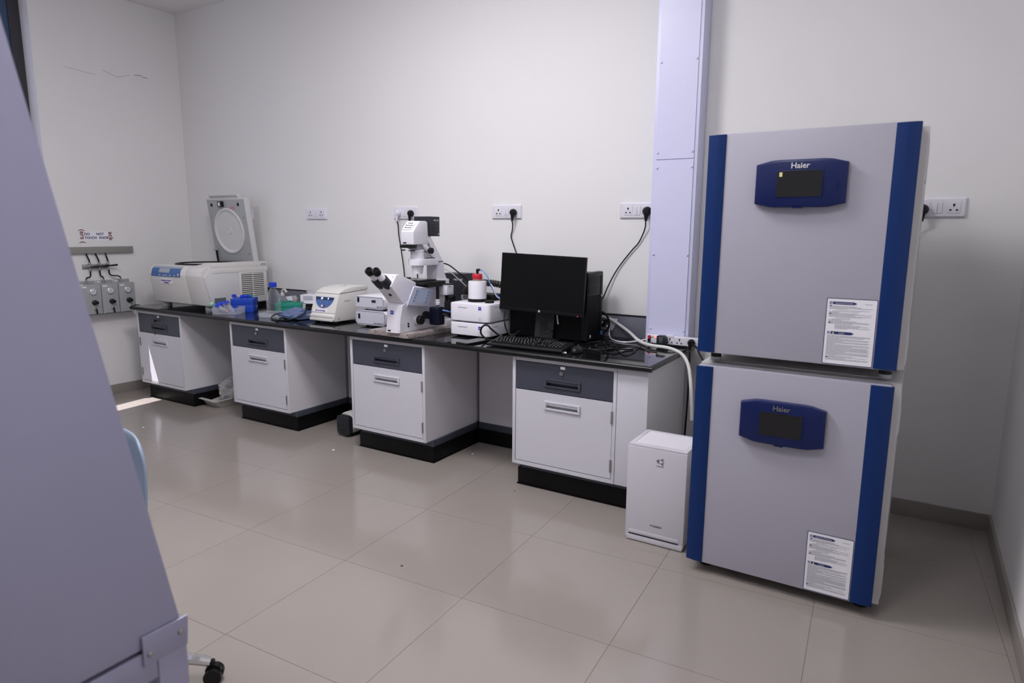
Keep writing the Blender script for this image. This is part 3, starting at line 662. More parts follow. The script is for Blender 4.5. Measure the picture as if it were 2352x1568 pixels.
t = thing('tube_rack', 'green plastic tube rack with rows of round wells', 'rack', (1.60, -0.275, BT), R(38))
obj('base', MB().box(-0.072, 0.118, -0.055, 0.055, 0.0, 0.031, 0.003), 'green', t)
obj('deck', MB().box(-0.074, 0.120, -0.057, 0.057, 0.032, 0.064, 0.003), 'green', t)
wl_me = None
for a_ in range(6):
    for b_ in range(4):
        if wl_me is None: o = obj('well', MB().lathe([(0.0115, 0), (0.0115, 0.004), (0.008, 0.004), (0.0075, 0.0005)], (0, 0, 0), n=14), 'green', None); wl_me = o.data
        else: o = bpy.data.objects.new('well', wl_me); COL.objects.link(o)
        o.parent = t; o.location = (-0.052 + a_ * 0.030, -0.039 + b_ * 0.026, 0.0638)
for dx, dy in ((0.01, 0.05), (0.06, 0.052)): obj('raised_cap', MB().lathe([(0.014, 0.064), (0.014, 0.078)], (dx - 0.05, dy - 0.015, 0), n=16), 'green', t)

t = thing('plastic_tray', 'empty clear plastic tray on the worktop in front of the green rack', 'tray', (1.800, -0.545, BT), R(24))
obj('tray_body', MB().open_box(0.175, 0.150, 0.032, 0.0015, 0.002), 'clearp', t)

# ------------------------------------------------------------------ stirrer with loose cable
t = thing('vortex_mixer', 'blue grey mixer with slanted control box and white round plate', 'mixer', (2.02, -0.50, BT), R(-10))
obj('base', MB().prism([(-0.105, 0.012), (-0.085, 0.05), (0.18, 0.06), (0.18, 0.004), (-0.07, 0.004)], 'x', -0.060, 0.110, 0.006), 'slateb', t)
cbx = obj('control_box', MB().loft([[(-0.115, -0.115, 0.018), (0.048, -0.125, 0.010), (0.048, 0.0, 0.010), (-0.115, 0.0, 0.018)], [(-0.110, -0.118, 0.034), (0.052, -0.128, 0.026), (0.052, 0.01, 0.070), (-0.085, 0.01, 0.074)]]), 'slateb', t)
obj('name_strip', MB().loft([[(-0.105, -0.108, 0.0340), (0.035, -0.116, 0.0275), (0.036, -0.100, 0.0318), (-0.104, -0.092, 0.0380)], [(-0.105, -0.108, 0.0330), (0.035, -0.116, 0.0265), (0.036, -0.100, 0.0308), (-0.104, -0.092, 0.0370)]]), 'wink', t)
obj('plinth', MB().box(-0.09, 0.10, -0.085, 0.16, 0.0, 0.014, 0.004), 'blk', t)
obj('bellows', MB().lathe([(0.060, 0.058), (0.064, 0.070), (0.058, 0.078), (0.064, 0.086), (0.058, 0.094), (0.052, 0.102)], (0.018, 0.10, 0), n=32), 'rub', t)
obj('plate', MB().lathe([(0.055, 0.100), (0.073, 0.104), (0.075, 0.110), (0.072, 0.115), (0.02, 0.117)], (0.018, 0.10, 0), n=40), 'sock', t)
obj('side_label', MB().box(0.1095, 0.1107, -0.02, 0.03, 0.028, 0.042), 'lcd', t)
t = bpy.data.objects[t.name]
obj('cable', MB().tube([(2.13, -0.52, BT + 0.09), (2.135, -0.545, BT + 0.07), (2.12, -0.60, BT + 0.03), (2.06, -0.665, BT + 0.006), (1.97, -0.685, BT + 0.005), (1.90, -0.66, BT + 0.006), (1.865, -0.625, BT + 0.014), (1.88, -0.60, BT + 0.030), (1.93, -0.59, BT + 0.036), (1.965, -0.60, BT + 0.02), (1.955, -0.63, BT + 0.006), (1.99, -0.66, BT + 0.005)], 0.0042, 8), 'rub', t, world=True)

t = thing('carton', 'white carton with the word vortex on the front', 'box', (1.71, -0.105, BT), R(20))
obj('carton_body', MB().box(-0.075, 0.075, -0.06, 0.06, 0.0, 0.122, 0.001), 'paper', t)
obj('flap', MB().prism([(0.06, 0.122), (0.063, 0.122), (0.035, 0.147), (0.032, 0.147)], 'x', -0.074, 0.074), 'paper', t)
text('VORTEX', 0.027, 'ink', t, (-0.068, -0.0605, 0.062), FRONT, bold=0.0008, sx=0.9, align='LEFT')
obj('picture_label', MB().box(-0.05, 0.03, -0.0608, -0.0598, 0.082, 0.114), 'bezel', t)

# ------------------------------------------------------------------ small closed centrifuge
t = thing('centrifuge', 'small closed off-white centrifuge with round blue control panel', 'centrifuge', (2.34, -0.44, BT))
X0, X1 = 2.228, 2.458
sp = [(-0.588, 0.787), (-0.600, 0.800), (-0.598, 0.826), (-0.586, 0.838), (-0.590, 0.846), (-0.548, 0.966), (-0.535, 0.973), (-0.282, 0.985), (-0.275, 0.975), (-0.275, 0.80), (-0.285, 0.787)]
obj('body', MB().prism(sp, 'x', X0, X1, 0.005), 'ivory', t)
obj('base_step', MB().prism([(-0.608, 0.790), (-0.608, 0.806), (-0.58, 0.810), (-0.58, 0.790)], 'x', X0 + 0.002, X1 - 0.012, 0.003), 'ivory', t); obj('base_step', MB().prism([(-0.603, 0.812), (-0.603, 0.827), (-0.58, 0.834), (-0.58, 0.812)], 'x', X0 + 0.002, X1 - 0.012, 0.003), 'ivory', t)
lp = [(-0.545, 0.972), (-0.535, 0.985), (-0.49, 1.003), (-0.43, 1.013), (-0.36, 1.016), (-0.275, 1.014), (-0.268, 1.006), (-0.268, 0.986), (-0.535, 0.974)]
obj('lid', MB().prism(lp, 'x', X0 + 0.004, X1 + 0.002, 0.005), 'ivory', t)
obj('lid_mark', MB().box(2.335, 2.355, -0.385, -0.372, 1.0145, 1.0165), 'inkg', t)
sl = Vector((-0.042, 0.120)).normalized()   # front face runs up and back
def onface(u, h, off):   # u along x, h along the slope, off outwards
    nx = Vector((-0.9439, -0.3304)); p = Vector((-0.590, 0.846)) + Vector((0.3304, 0.9439)) * h + nx * -0.0 + Vector((-0.9439, 0.3304)) * off
    return (u, p.x, p.y)
uc = 2.336
half = [(uc + 0.088 * math.cos(R(180 + k * 9)), 0.108 + 0.078 * math.sin(R(180 + k * 9))) for k in range(21)]
obj('control_rim', MB().loft([[onface(uc + (u - uc) * 1.03, 0.110 + (h - 0.108) * 1.04, o_) for u, h in half] for o_ in (-0.004, 0.0015)]), 'sock', t)
cp = obj('control_panel', MB().loft([[onface(u, h, o_) for u, h in half] for o_ in (-0.004, 0.0025)]), 'pblue', t)
obj('display', MB().loft([[onface(u, h, o_) for u, h in ((uc - 0.078, 0.087), (uc + 0.078, 0.087), (uc + 0.086, 0.1055), (uc - 0.086, 0.1055))] for o_ in (-0.002, 0.0035)]), 'pnav', cp)
fr = (R(90 - 19.3), 0, 0)
text('20', 0.019, 'dial', t, onface(uc - 0.025, 0.0965, 0.0042), fr, bold=0.0007); text('0', 0.019, 'dial', t, onface(uc + 0.035, 0.0965, 0.0042), fr, bold=0.0007)
for u, h, mm in ((uc - 0.03, 0.073, 'slateb'), (uc + 0.03, 0.073, 'slateb'), (uc - 0.012, 0.045, 'paper'), (uc + 0.006, 0.045, 'inkr')):
    obj('key', MB().loft([[onface(u + a_, h + b_, o_) for a_, b_ in ((-0.008, -0.006), (0.008, -0.006), (0.008, 0.006), (-0.008, 0.006))] for o_ in (0.001, 0.0033)]), mm, cp)
obj('name_sticker', MB().loft([[onface(2.335 + a_, 0.011 + b_, o_) for a_, b_ in ((-0.085, -0.009), (0.045, -0.009), (0.045, 0.011), (-0.085, 0.011))] for o_ in (-0.002, 0.0009)]), 'paper', t)
text('Microcentrifuge', 0.0155, 'inkv', t, onface(2.316, 0.012, 0.0013), fr, bold=0.0005)
text('TaiOHA2', 0.012, 'inkg', t, onface(2.345, 0.026, 0.0008), fr) if False else None
obj('side_slot', MB().box(X1 - 0.002, X1 + 0.001, -0.50, -0.445, 0.921, 0.9235), 'hole', t)
obj('side_label', MB().box(X1 - 0.001, X1 + 0.0006, -0.558, -0.552, 0.803, 0.812), 'ink', t)
for x in (2.255, 2.43):
    for y in (-0.56, -0.31): obj('foot', MB().cyl((x, y, BT), (x, y, 0.789), 0.016), 'rub', t)

# ------------------------------------------------------------------ two stacked supply boxes
def supply(z0, z1, x0, x1, label, words, meter):
    t = thing('supply_unit', label, 'power supply', ((x0 + x1) / 2, -0.40, z0), None)
    c = 0.018
    oc = lambda k: [(x0 + c + k * 0, z0 + k), (x1 - c, z0 + k), (x1 - k, z0 + c), (x1 - k, z1 - c), (x1 - c, z1 - k), (x0 + c, z1 - k), (x0 + k, z1 - c), (x0 + k, z0 + c)]
    obj('case', MB().prism(oc(0.0), 'y', -0.545, -0.235, 0.0015, 1), 'mic', t)
    obj('front_rim', MB().prism(oc(0.0), 'y', -0.550, -0.5445), 'mic', t)
    obj('trim_line', MB().prism(oc(0.0045), 'y', -0.5508, -0.5495), 'inkb', t)
    f = obj('front_plate', MB().prism(oc(0.0075), 'y', -0.5515, -0.5500), 'bezel' if not meter else 'gas', t)
    f.data.materials.clear(); f.data.materials.append(M['panelgrey'])
    s = obj('switch', MB().box(x0 + 0.026, x0 + 0.042, -0.555, -0.5512, z0 + 0.040, z0 + 0.072, 0.001), 'blk', t)
    if meter: obj('meter', MB().box(x0 + 0.152, x0 + 0.186, -0.554, -0.5512, z0 + 0.044, z0 + 0.060, 0.0008), 'dgrey', t)
    text(words, 0.0115, 'ink', t, (x1 - 0.018, -0.5520, z0 + 0.016), FRONT, align='RIGHT', bold=0.0002)
    for dx, dz in ((0.13, 0.0085), (0.13, z1 - z0 - 0.0085), (0.012, 0.03), (0.012, z1 - z0 - 0.03), (x1 - x0 - 0.012, 0.03), (x1 - x0 - 0.012, z1 - z0 - 0.03)):
        obj('screw', MB().lathe([(0.002, 0), (0.0016, 0.0012)], (x0 + dx, -0.5512, z0 + dz), (0, -1, 0), 8), 'inkg', t)
    for x in (x0 + 0.06, x1 - 0.04):
        for y in (-0.50, -0.28): obj('foot', MB().cyl((x, y, z0 - 0.0125), (x, y, z0 + 0.001), 0.011), 'rub', t)
supply(BT + 0.012, 0.880, 2.610, 2.872, 'lower of two stacked white supply boxes beside the microscope', 'Power Supply 232', False)
supply(0.8925, 0.974, 2.606, 2.862, 'upper of two stacked white supply boxes, with a small meter', 'HBO 100', True)
t = thing('power_lead', 'folded black cable lying on top of the stacked supply boxes', 'cord', (2.72, -0.32, 0.974))
obj('cable', MB().tube([(2.86, -0.36, 0.979), (2.78, -0.33, 0.980), (2.70, -0.30, 0.983), (2.69, -0.285, 0.986), (2.74, -0.275, 0.985), (2.85, -0.30, 0.984)], 0.005, 8), 'rub', t)

# ------------------------------------------------------------------ granite slab and inverted microscope
solo('slab', MB().prism([(2.930, -0.765), (3.262, -0.790), (3.300, -0.30), (2.968, -0.275)], 'z', BT, 0.801, 0.002), 'pinkgranite', 'pinkish speckled granite slab under the white microscope', 'slab')
t = thing('microscope', 'white inverted microscope with twin eyepieces and tilted touchscreen', 'microscope', (3.142, -0.55, 0.801))
zs = 0.801
def ringz(x0, x1, y0, y1, z, c=0.008): return [(x0 + c, y0, z), (x1 - c, y0, z), (x1, y0 + c, z), (x1, y1, z), (x0, y1, z), (x0, y0 + c, z)]
obj('stand', MB().loft([ringz(3.093, 3.198, -0.802, -0.36, zs + 0.002, 0.012), ringz(3.094, 3.198, -0.796, -0.36, 0.88, 0.014), ringz(3.088, 3.205, -0.782, -0.36, 0.965, 0.016), ringz(3.086, 3.208, -0.735, -0.36, 0.985, 0.012)]).loft([ringz(3.086, 3.208, -0.735, -0.36, 0.955), ringz(3.090, 3.204, -0.69, -0.36, 1.068)]), 'mic', t, 25)
obj('base_foot', MB().prism([(3.085, -0.45), (3.20, -0.45), (3.262, -0.415), (3.270, -0.27), (3.01, -0.27), (3.02, -0.415)], 'z', zs, 0.845, 0.006), 'mic', t)
# binocular head
hp = [(-0.760, 0.975), (-0.864, 1.083), (-0.815, 1.146), (-0.790, 1.150), (-0.640, 1.094), (-0.640, 1.070), (-0.712, 0.962)]
obj('binocular_head', MB().prism(hp, 'x', 3.088, 3.205, 0.006), 'mic', t)
ed = Vector((0, -0.76, 0.65)).normalized()
for x in (3.115, 3.168):
    e = obj('eyepiece', MB().lathe([(0.021, -0.028), (0.021, 0.075), (0.019, 0.078), (0.019, 0.088)], (x, -0.865, 1.104), ed, 24), 'mic', t)
    obj('grip', MB().lathe([(0.0245, -0.034), (0.029, -0.016), (0.029, 0.034), (0.025, 0.039)], (x, -0.865, 1.104), ed, 24), 'dgrey', e)
    obj('eyecup', MB().lathe([(0.019, 0.080), (0.0225, 0.086), (0.0235, 0.112), (0.020, 0.118), (0.014, 0.114), (0.013, 0.110)], (x, -0.865, 1.104), ed, 24), 'rub', e)
    obj('lens', MB().lathe([(0.0135, 0.1105), (0.007, 0.112), (0.0005, 0.1125)], (x, -0.865, 1.104), ed, 20), 'monscr', e)
obj('tube_knob', MB().lathe([(0.012, 0), (0.013, 0.006), (0.006, 0.010)], (3.188, -0.815, 1.130), (0.3, -0.5, 0.6), 16), 'bezel', t)
obj('head_button', MB().lathe([(0.0105, -0.001), (0.0105, 0.003), (0.009, 0.0045)], (3.152, -0.812, 1.030), (0, -0.72, -0.69), 14), 'dgrey', t)
# touchscreen on the right flank
n0, n1 = [(-0.785, 0.968), (-0.575, 0.938), (-0.520, 1.055), (-0.722, 1.078)], [(-0.778, 0.974), (-0.581, 0.945), (-0.527, 1.050), (-0.717, 1.072)]
sc_ = obj('touchscreen', MB().loft([[(3.203, y, z) for y, z in ((-0.722, 0.962), (-0.575, 0.938), (-0.520, 1.055), (-0.655, 1.076))], [(3.247, y + 0.004, z) for y, z in n0], [(3.253, y, z) for y, z in n1]]), 'bezel', t)
def quad(y0, y1, z0, z1):   # bilinear on the tilted face
    f = lambda u, v: ((n1[0][0] * (1 - u) + n1[1][0] * u) * (1 - v) + (n1[3][0] * (1 - u) + n1[2][0] * u) * v, (n1[0][1] * (1 - u) + n1[1][1] * u) * (1 - v) + (n1[3][1] * (1 - u) + n1[2][1] * u) * v)
    return [f(y0, z0), f(y1, z0), f(y1, z1), f(y0, z1)]
obj('display', MB().prism(quad(0.15, 0.86, 0.16, 0.90), 'x', 3.2525, 3.2537), 'lcdon', sc_)
km = MB()
for u in (0.17, 0.745):
    for v in (0.18, 0.36, 0.54, 0.72): km.prism(quad(u, u + 0.09, v, v + 0.12), 'x', 3.2530, 3.2541)
obj('display_keys', km, 'lcdkey', sc_)
# focus knob, ports, logo, labels
k = obj('focus_knob', MB().cyl((3.199, -0.640, 0.868), (3.222, -0.640, 0.868), 0.030), 'mic', t)
obj('knob_disc', MB().lathe([(0.0265, 0.0), (0.0275, 0.003), (0.0275, 0.022), (0.025, 0.026)], (3.222, -0.640, 0.868), (1, 0, 0), 28), 'blkm', k)
for z in (0.835, 0.850): obj('port_button', MB().cyl((3.196, -0.712, z), (3.202, -0.712, z), 0.006, n=14), 'blk', t)
obj('rating_label', MB().box(3.1975, 3.1990, -0.785, -0.742, 0.812, 0.858), 'gauge', t)
lg = obj('logo_badge', MB().prism([(3.132, 0.934), (3.132, 0.912), (3.143, 0.914), (3.154, 0.912), (3.154, 0.934)], 'y', -0.7935, -0.7905), 'zblue', t)
text('ZEISS', 0.0068, 'paper', lg, (3.143, -0.7938, 0.924), FRONT, bold=0.0001)
obj('front_switch', MB().prism([(3.115, 0.819), (3.118, 0.811), (3.137, 0.811), (3.140, 0.819)], 'y', -0.8035, -0.800), 'blk', t)
obj('front_ring', MB().lathe([(0.0295, 0), (0.0295, 0.0008), (0.0288, 0.0008), (0.0288, 0)], (3.143, -0.7955, 0.872), (0, -1, 0.08), 40, False), 'duct', t)
# stage
obj('stage', MB().prism([(3.022, -0.640), (3.262, -0.640), (3.262, -0.42), (3.022, -0.42)], 'z', 1.078, 1.094, 0.003).box(3.03, 3.262, -0.60, -0.45, 1.062, 1.080, 0.003), 'blkm', t)
obj('specimen_holder', MB().box(3.035, 3.215, -0.625, -0.455, 1.094, 1.1025, 0.002).box(3.02, 3.05, -0.62, -0.5, 1.090, 1.110, 0.003), 'blk', t)
obj('stage_insert', MB().box(3.075, 3.185, -0.60, -0.48, 1.1025, 1.1035), 'screen', t)
obj('stage_rail', MB().box(3.24, 3.310, -0.435, -0.40, 1.068, 1.076, 0.002), 'blk', t)
obj('stage_drive', MB().cyl((3.262, -0.505, 0.985), (3.262, -0.505, 1.064), 0.010, n=16).lathe([(0.011, 0), (0.014, 0.006), (0.014, 0.022), (0.010, 0.028), (0.013, 0.034), (0.013, 0.044)], (3.262, -0.505, 0.942), n=18), 'blk', t)
obj('drive_wheel', MB().lathe([(0.0135, 0), (0.015, 0.004), (0.015, 0.018), (0.011, 0.022), (0.014, 0.026), (0.014, 0.038)], (3.262, -0.505, 0.947), n=20), 'mic', t)
obj('filter_box', MB().box(3.222, 3.285, -0.44, -0.37, 1.005, 1.062, 0.003), 'mic', t)
obj('filter_arm', MB().box(3.262, 3.275, -0.43, -0.415, 0.965, 1.01).cyl((3.262, -0.42, 0.985), (3.325, -0.42, 0.985), 0.008, n=10).cyl((3.300, -0.42, 0.985), (3.322, -0.42, 0.985), 0.019, n=18), 'blk', t)
# camera on the side port
obj('camera_mount', MB().lathe([(0.022, 0), (0.025, 0.012), (0.020, 0.018), (0.024, 0.026), (0.024, 0.055)], (3.200, -0.560, 0.888), (1, 0, 0), 24), 'blk', t)
obj('side_camera', MB().prism(rrect(-0.592, -0.522, 0.834, 0.944, 0.014), 'x', 3.262, 3.328, 0.006), mat('navy_camera_coat', (0.0015, 0.0025, 0.015), 0.4, spec=0.25), t)
# transmitted light column
obj('column', MB().loft([[(3.105, -0.412, z), (3.190, -0.412, z), (3.190, yb, z), (3.105, yb, z)] for z, yb in ((1.094, -0.315), (1.112, -0.325), (1.145, -0.342), (1.21, -0.348))]).loft([[(3.108, ya, z), (3.190, ya, z), (3.190, yb, z), (3.108, yb, z)] for z, ya, yb in ((1.205, -0.412, -0.348), (1.30, -0.475, -0.425), (1.37, -0.520, -0.480))]).prism([(-0.455, 1.236), (-0.418, 1.236), (-0.515, 1.318), (-0.555, 1.318), (-0.520, 1.280)], 'x', 3.100, 3.192, 0.002), 'mic', t, 25)
obj('column_foot', MB().box(3.09, 3.20, -0.415, -0.30, 1.04, 1.096, 0.006), 'mic', t)
obj('condenser_arm', MB().prism(ring2(3.143, -0.548, 0.056, 0.056, 14, R(180), R(360)) + [(3.199, -0.41), (3.087, -0.41)], 'z', 1.190, 1.230, 0.002), 'mic', t)
obj('condenser', MB().lathe([(0.043, 1.230), (0.044, 1.262), (0.042, 1.264), (0.042, 1.268), (0.044, 1.27), (0.044, 1.284), (0.04, 1.287)], (3.143, -0.548, 0), n=32).lathe([(0.030, 1.138), (0.0375, 1.188), (0.0375, 1.191)], (3.143, -0.548, 0), n=32), 'mic', t)
obj('condenser_slot', MB().box(3.112, 3.160, -0.5965, -0.585, 1.2765, 1.2815), 'blk', t)
obj('condenser_bracket', MB().box(3.168, 3.190, -0.525, -0.47, 1.236, 1.268, 0.001).box(3.108, 3.18, -0.59, -0.50, 1.287, 1.318), 'micg', t)
obj('slider', MB().box(3.092, 3.176, -0.652, -0.600, 1.297, 1.316, 0.002), 'blk', t)
obj('slider_pin', MB().cyl((3.10, -0.645, 1.284), (3.128, -0.645, 1.284), 0.004, n=8), 'dgrey', t)
obj('condenser_knob', MB().lathe([(0.009, 0), (0.010, 0.010), (0.0185, 0.012), (0.0185, 0.030), (0.016, 0.032)], (3.192, -0.502, 1.279), (1, 0, 0), 20), 'blkm', t)
hd = [(-0.640, 1.317), (-0.640, 1.392), (-0.632, 1.405), (-0.585, 1.452), (-0.570, 1.458), (-0.520, 1.458), (-0.505, 1.448), (-0.500, 1.317)]
lh = obj('lamp_head', MB().prism(hd, 'x', 3.094, 3.192, 0.005), 'mic', t)
rm = MB()
for z in (1.350, 1.363, 1.376, 1.389): rm.box(3.0937, 3.1923, -0.6403, -0.4997, z, z + 0.0008)
obj('groove', rm, 'gauge', lh)
obj('badge', MB().box(3.110, 3.135, -0.6412, -0.639, 1.324, 1.331), 'blk', lh)
sq = math.atan2(0.047, 0.047)
obj('name_sticker', MB().loft([[(x, y, z) for x, y, z in ((3.098, -0.6345, 1.4045), (3.170, -0.6345, 1.4045), (3.176, -0.5865, 1.4530), (3.098, -0.5865, 1.4530))], [(x, y - 0.001, z + 0.001) for x, y, z in ((3.098, -0.6345, 1.4045), (3.170, -0.6345, 1.4045), (3.176, -0.5865, 1.4530), (3.098, -0.5865, 1.4530))]]), 'paper', lh)
for i_, w_ in enumerate(('Inverted', 'Fluorescence', 'Microscope')):
    f_ = 0.80 - i_ * 0.27
    text(w_, 0.0135, 'ink', lh, (3.136, -0.6345 + 0.048 * f_ - 0.0014, 1.4045 + 0.0485 * f_ + 0.0014), (R(45), 0, 0), bold=0.0003, sx=0.82)
lb = obj('lamp_housing', MB().box(3.080, 3.196, -0.498, -0.392, 1.366, 1.486, 0.002), 'dgrey', t)
text('HAL 100', 0.0125, 'wink', lb, (3.1963, -0.428, 1.463), RIGHT, bold=0.0002)
text('8A', 0.012, 'wink', lb, (3.1963, -0.402, 1.380), RIGHT, bold=0.0002)
sm = MB()
for dy, dz in ((-0.436, 1.412), (-0.428, 1.390), (-0.412, 1.393)): sm.cyl((3.1955, dy, dz), (3.1966, dy, dz), 0.005, n=10)
obj('socket_hole', sm, 'hole', lb)
obj('socket_cover', MB().box(3.1958, 3.1966, -0.462, -0.4615, 1.37, 1.44).box(3.1958, 3.1966, -0.462, -0.395, 1.4395, 1.44), 'blk', lb)

t = thing('lamp_supply', 'dark grey box lettered in white behind the microscope, near the wall', 'power supply', (3.10, -0.10, BT))
hb = obj('case', MB().prism([(-0.190, BT), (-0.025, BT), (-0.025, 1.118), (-0.165, 1.118)], 'x', 3.03, 3.215, 0.002), 'dgrey', t)
text('HBO 100', 0.019, 'wink', t, (3.175, -0.1725, 1.080), (R(86), 0, 0), bold=0.0002)
for nm, lb, pts, r_, mm in (('microscope_cable', 'black cable arching from the microscope column over the dark box', [(3.15, -0.345, 1.20), (3.20, -0.31, 1.185), (3.245, -0.27, 1.14), (3.275, -0.23, 1.10), (3.285, -0.20, 1.055), (3.285, -0.18, 0.98), (3.29, -0.15, 0.80)], 0.0042, 'rub'),
                           ('microscope_cable', 'thin grey cable slanting from the microscope column past the dark box', [(3.17, -0.335, 1.165), (3.21, -0.31, 1.142), (3.25, -0.28, 1.10), (3.31, -0.24, 1.03), (3.325, -0.22, 0.98), (3.33, -0.20, 0.80)], 0.0028, 'cream'),
                           ('camera_cable', 'short blue cable behind the dark camera on the microscope', [(3.337, -0.555, 0.925), (3.355, -0.548, 0.922), (3.378, -0.53, 0.915), (3.372, -0.44, 0.90)], 0.005, 'pblue'),
                           ('camera_cable', 'short black cable behind the dark camera on the microscope', [(3.337, -0.555, 0.902), (3.356, -0.548, 0.898), (3.372, -0.535, 0.885), (3.365, -0.45, 0.86)], 0.004, 'rub')):
    solo(nm, MB().tube(pts, r_, 8), mm, lb, 'cable')

# ------------------------------------------------------------------ two stacked white control modules
def module(z0, z1, label, words, zf):
    t = thing('control_module', label, 'controller', (3.52, -0.40, z0))
    P = rrect(3.378, 3.664, -0.545, -0.235, 0.028, 6)
    ins = lambda k: [(3.521 + (x - 3.521) * (1 - k / 0.143), -0.39 + (y + 0.39) * (1 - k / 0.155)) for x, y in P]
    obj('case', MB().loft([[(x, y, z) for x, y in ins(k)] for k, z in ((0.006, z0 + 0.001), (0.0, z0 + 0.006), (0.0, z1 - 0.006), (0.002, z1 - 0.002), (0.006, z1))]), 'mic', t, 50)
    text(words, 0.0115, 'inkg', t, (3.478, -0.5456, z1 - 0.026), FRONT)
    g = obj('logo_badge', MB().prism([(3.592, z1 - 0.016), (3.592, z1 - 0.036), (3.602, z1 - 0.034), (3.612, z1 - 0.036), (3.612, z1 - 0.016)], 'y', -0.5462, -0.5446), 'zblue', t)
    text('ZEISS', 0.0062, 'paper', g, (3.602, -0.5464, z1 - 0.0255), FRONT)
    lm = MB()
    for k in range(3): lm.box(3.592, 3.606, -0.5456, -0.5446, z0 + 0.012 + k * 0.0075, z0 + 0.0132 + k * 0.0075).cyl((3.612, -0.5458, z0 + 0.0126 + k * 0.0075), (3.612, -0.5446, z0 + 0.0126 + k * 0.0075), 0.0016, n=8)
    obj('indicator', lm, 'inkg', t)
    obj('side_groove', MB().box(3.6632, 3.6646, -0.49, -0.44, z1 - 0.022, z1 - 0.0195), 'inkg', t)
    for x in (3.42, 3.62):
        for y in (-0.50, -0.28): obj('foot', MB().cyl((x, y, zf), (x, y, z0 + 0.002), 0.013), 'rub', t)
module(0.782, 0.861, 'lower of two stacked white control modules beside the monitor', 'TempModule S', BT)
module(0.868, 0.977, 'upper of two stacked white control modules, carrying the white canister', 'CO2 Module S', 0.861)
t = thing('humidifier_canister', 'white canister with a red screw cap on the white control modules', 'canister', (3.50, -0.415, 0.977))
c = (3.497, -0.415, 0.977)
obj('base_ring', MB().lathe([(0.0585, 0), (0.0585, 0.017), (0.056, 0.019)], c, n=40), 'blk', t)
obj('shell', MB().lathe([(0.0555, 0.018), (0.0555, 0.120), (0.053, 0.124), (0.036, 0.125)], c, n=40), 'mic', t)
obj('neck', MB().lathe([(0.027, 0.122), (0.028, 0.136), (0.025, 0.137)], c, n=28), 'amber', t)
obj('cap', MB().lathe([(0.0285, 0.135), (0.030, 0.138), (0.030, 0.165), (0.028, 0.168)], c, n=32), 'red', t)
obj('elbow', MB().cyl((3.497, -0.415, 1.144), (3.497, -0.415, 1.172), 0.0085, n=12).cyl((3.495, -0.415, 1.168), (3.515, -0.415, 1.170), 0.007, n=12), 'blk', t)
solo('air_tube', MB().tube([(3.512, -0.415, 1.170), (3.536, -0.415, 1.163), (3.567, -0.415, 1.136), (3.588, -0.415, 1.092), (3.614, -0.41, 1.039), (3.645, -0.40, 1.010), (3.67, -0.38, 1.000)], 0.0032, 8), 'tubeblue', 'thin clear blue tube curling from the red cap towards the monitor', 'tube')
solo('air_tube', MB().tube([(3.590, -0.412, 1.088), (3.612, -0.42, 1.072), (3.624, -0.42, 1.045), (3.632, -0.41, 1.015), (3.66, -0.39, 0.992)], 0.0026, 8), 'pvc', 'thin pale tube beside the blue tube right of the white canister', 'tube')
t = thing('humidifier_stopper', 'small black round cap lying on the white control module', 'cap', (3.60, -0.45, 0.977))
obj('cap_body', MB().lathe([(0.027, 0), (0.028, 0.003), (0.028, 0.013), (0.026, 0.015)], (3.604, -0.445, 0.977), n=28), 'blkm', t)
t = thing('heater_tray', 'flat black tray behind the white canister on the control modules', 'tray', (3.45, -0.29, 0.977))
obj('tray_body', MB().box(3.335, 3.565, -0.345, -0.225, 0.977, 0.996, 0.004).box(3.33, 3.57, -0.35, -0.22, 0.996, 1.014, 0.004), 'blkm', t)
t = thing('gas_hose', 'black corrugated hose arching behind the white canister', 'hose', (3.3, -0.32, 0.98))
cp_ = [(3.372, -0.372, 1.008), (3.376, -0.365, 1.030), (3.392, -0.350, 1.052), (3.425, -0.335, 1.072), (3.47, -0.32, 1.083), (3.53, -0.30, 1.082), (3.59, -0.265, 1.070), (3.635, -0.19, 1.052), (3.68, -0.105, 1.02), (3.75, -0.085, 0.93), (3.78, -0.085, 0.80)]
obj('hose_body', MB().tube(cp_, lambda f: 0.0205 + 0.0022 * math.sin(f * 2 * math.pi * 46), 12, 28), 'hose', t, 60)
t = thing('glass_neck', 'short clear glass neck holding the corrugated hose end', 'connector', (3.37, -0.375, 0.977))
obj('neck_body', MB().lathe([(0.021, 0), (0.023, 0.006), (0.023, 0.028), (0.020, 0.032)], (3.403, -0.372, 0.977), n=20) if False else MB().lathe([(0.020, 0), (0.0235, 0.006), (0.0235, 0.026), (0.020, 0.031)], (3.400 - 0.025, -0.375, 0.977), n=20), 'glass', t)

# ------------------------------------------------------------------ monitor, computer, keyboard, mouse, phone
t = thing('monitor', 'black switched-off monitor standing behind the keyboard', 'monitor', (3.94, -0.42, BT), R(0.5))
TL = Matrix.Translation((0, 0, 0.331)) @ Matrix.Rotation(R(1.7), 4, 'Y') @ Matrix.Rotation(R(-2.0), 4, 'X')
def mp(name, mb, m, par): mb.bm.transform(TL); return obj(name, mb, m, par)
sc2 = mp('housing', MB().box(-0.271, 0.271, 0.0, 0.022, -0.166, 0.166, 0.003).box(-0.16, 0.16, 0.02, 0.05, -0.12, 0.10, 0.015), 'mon', t)
mp('screen', MB().box(-0.266, 0.266, -0.0012, 0.002, -0.145, 0.161), 'monscr', sc2)
mp('chin', MB().box(-0.271, 0.271, -0.002, 0.004, -0.166, -0.147, 0.001), 'mon', sc2)
lg = mp('logo_disc', MB().lathe([(0.0065, 0), (0.0065, 0.001)], (-0.002, -0.002, -0.1565), (0, -1, 0), 20), 'gauge', sc2)
text('hp', 0.008, 'ink', sc2, TL @ Vector((-0.002, -0.0034, -0.1565)), FRONT)
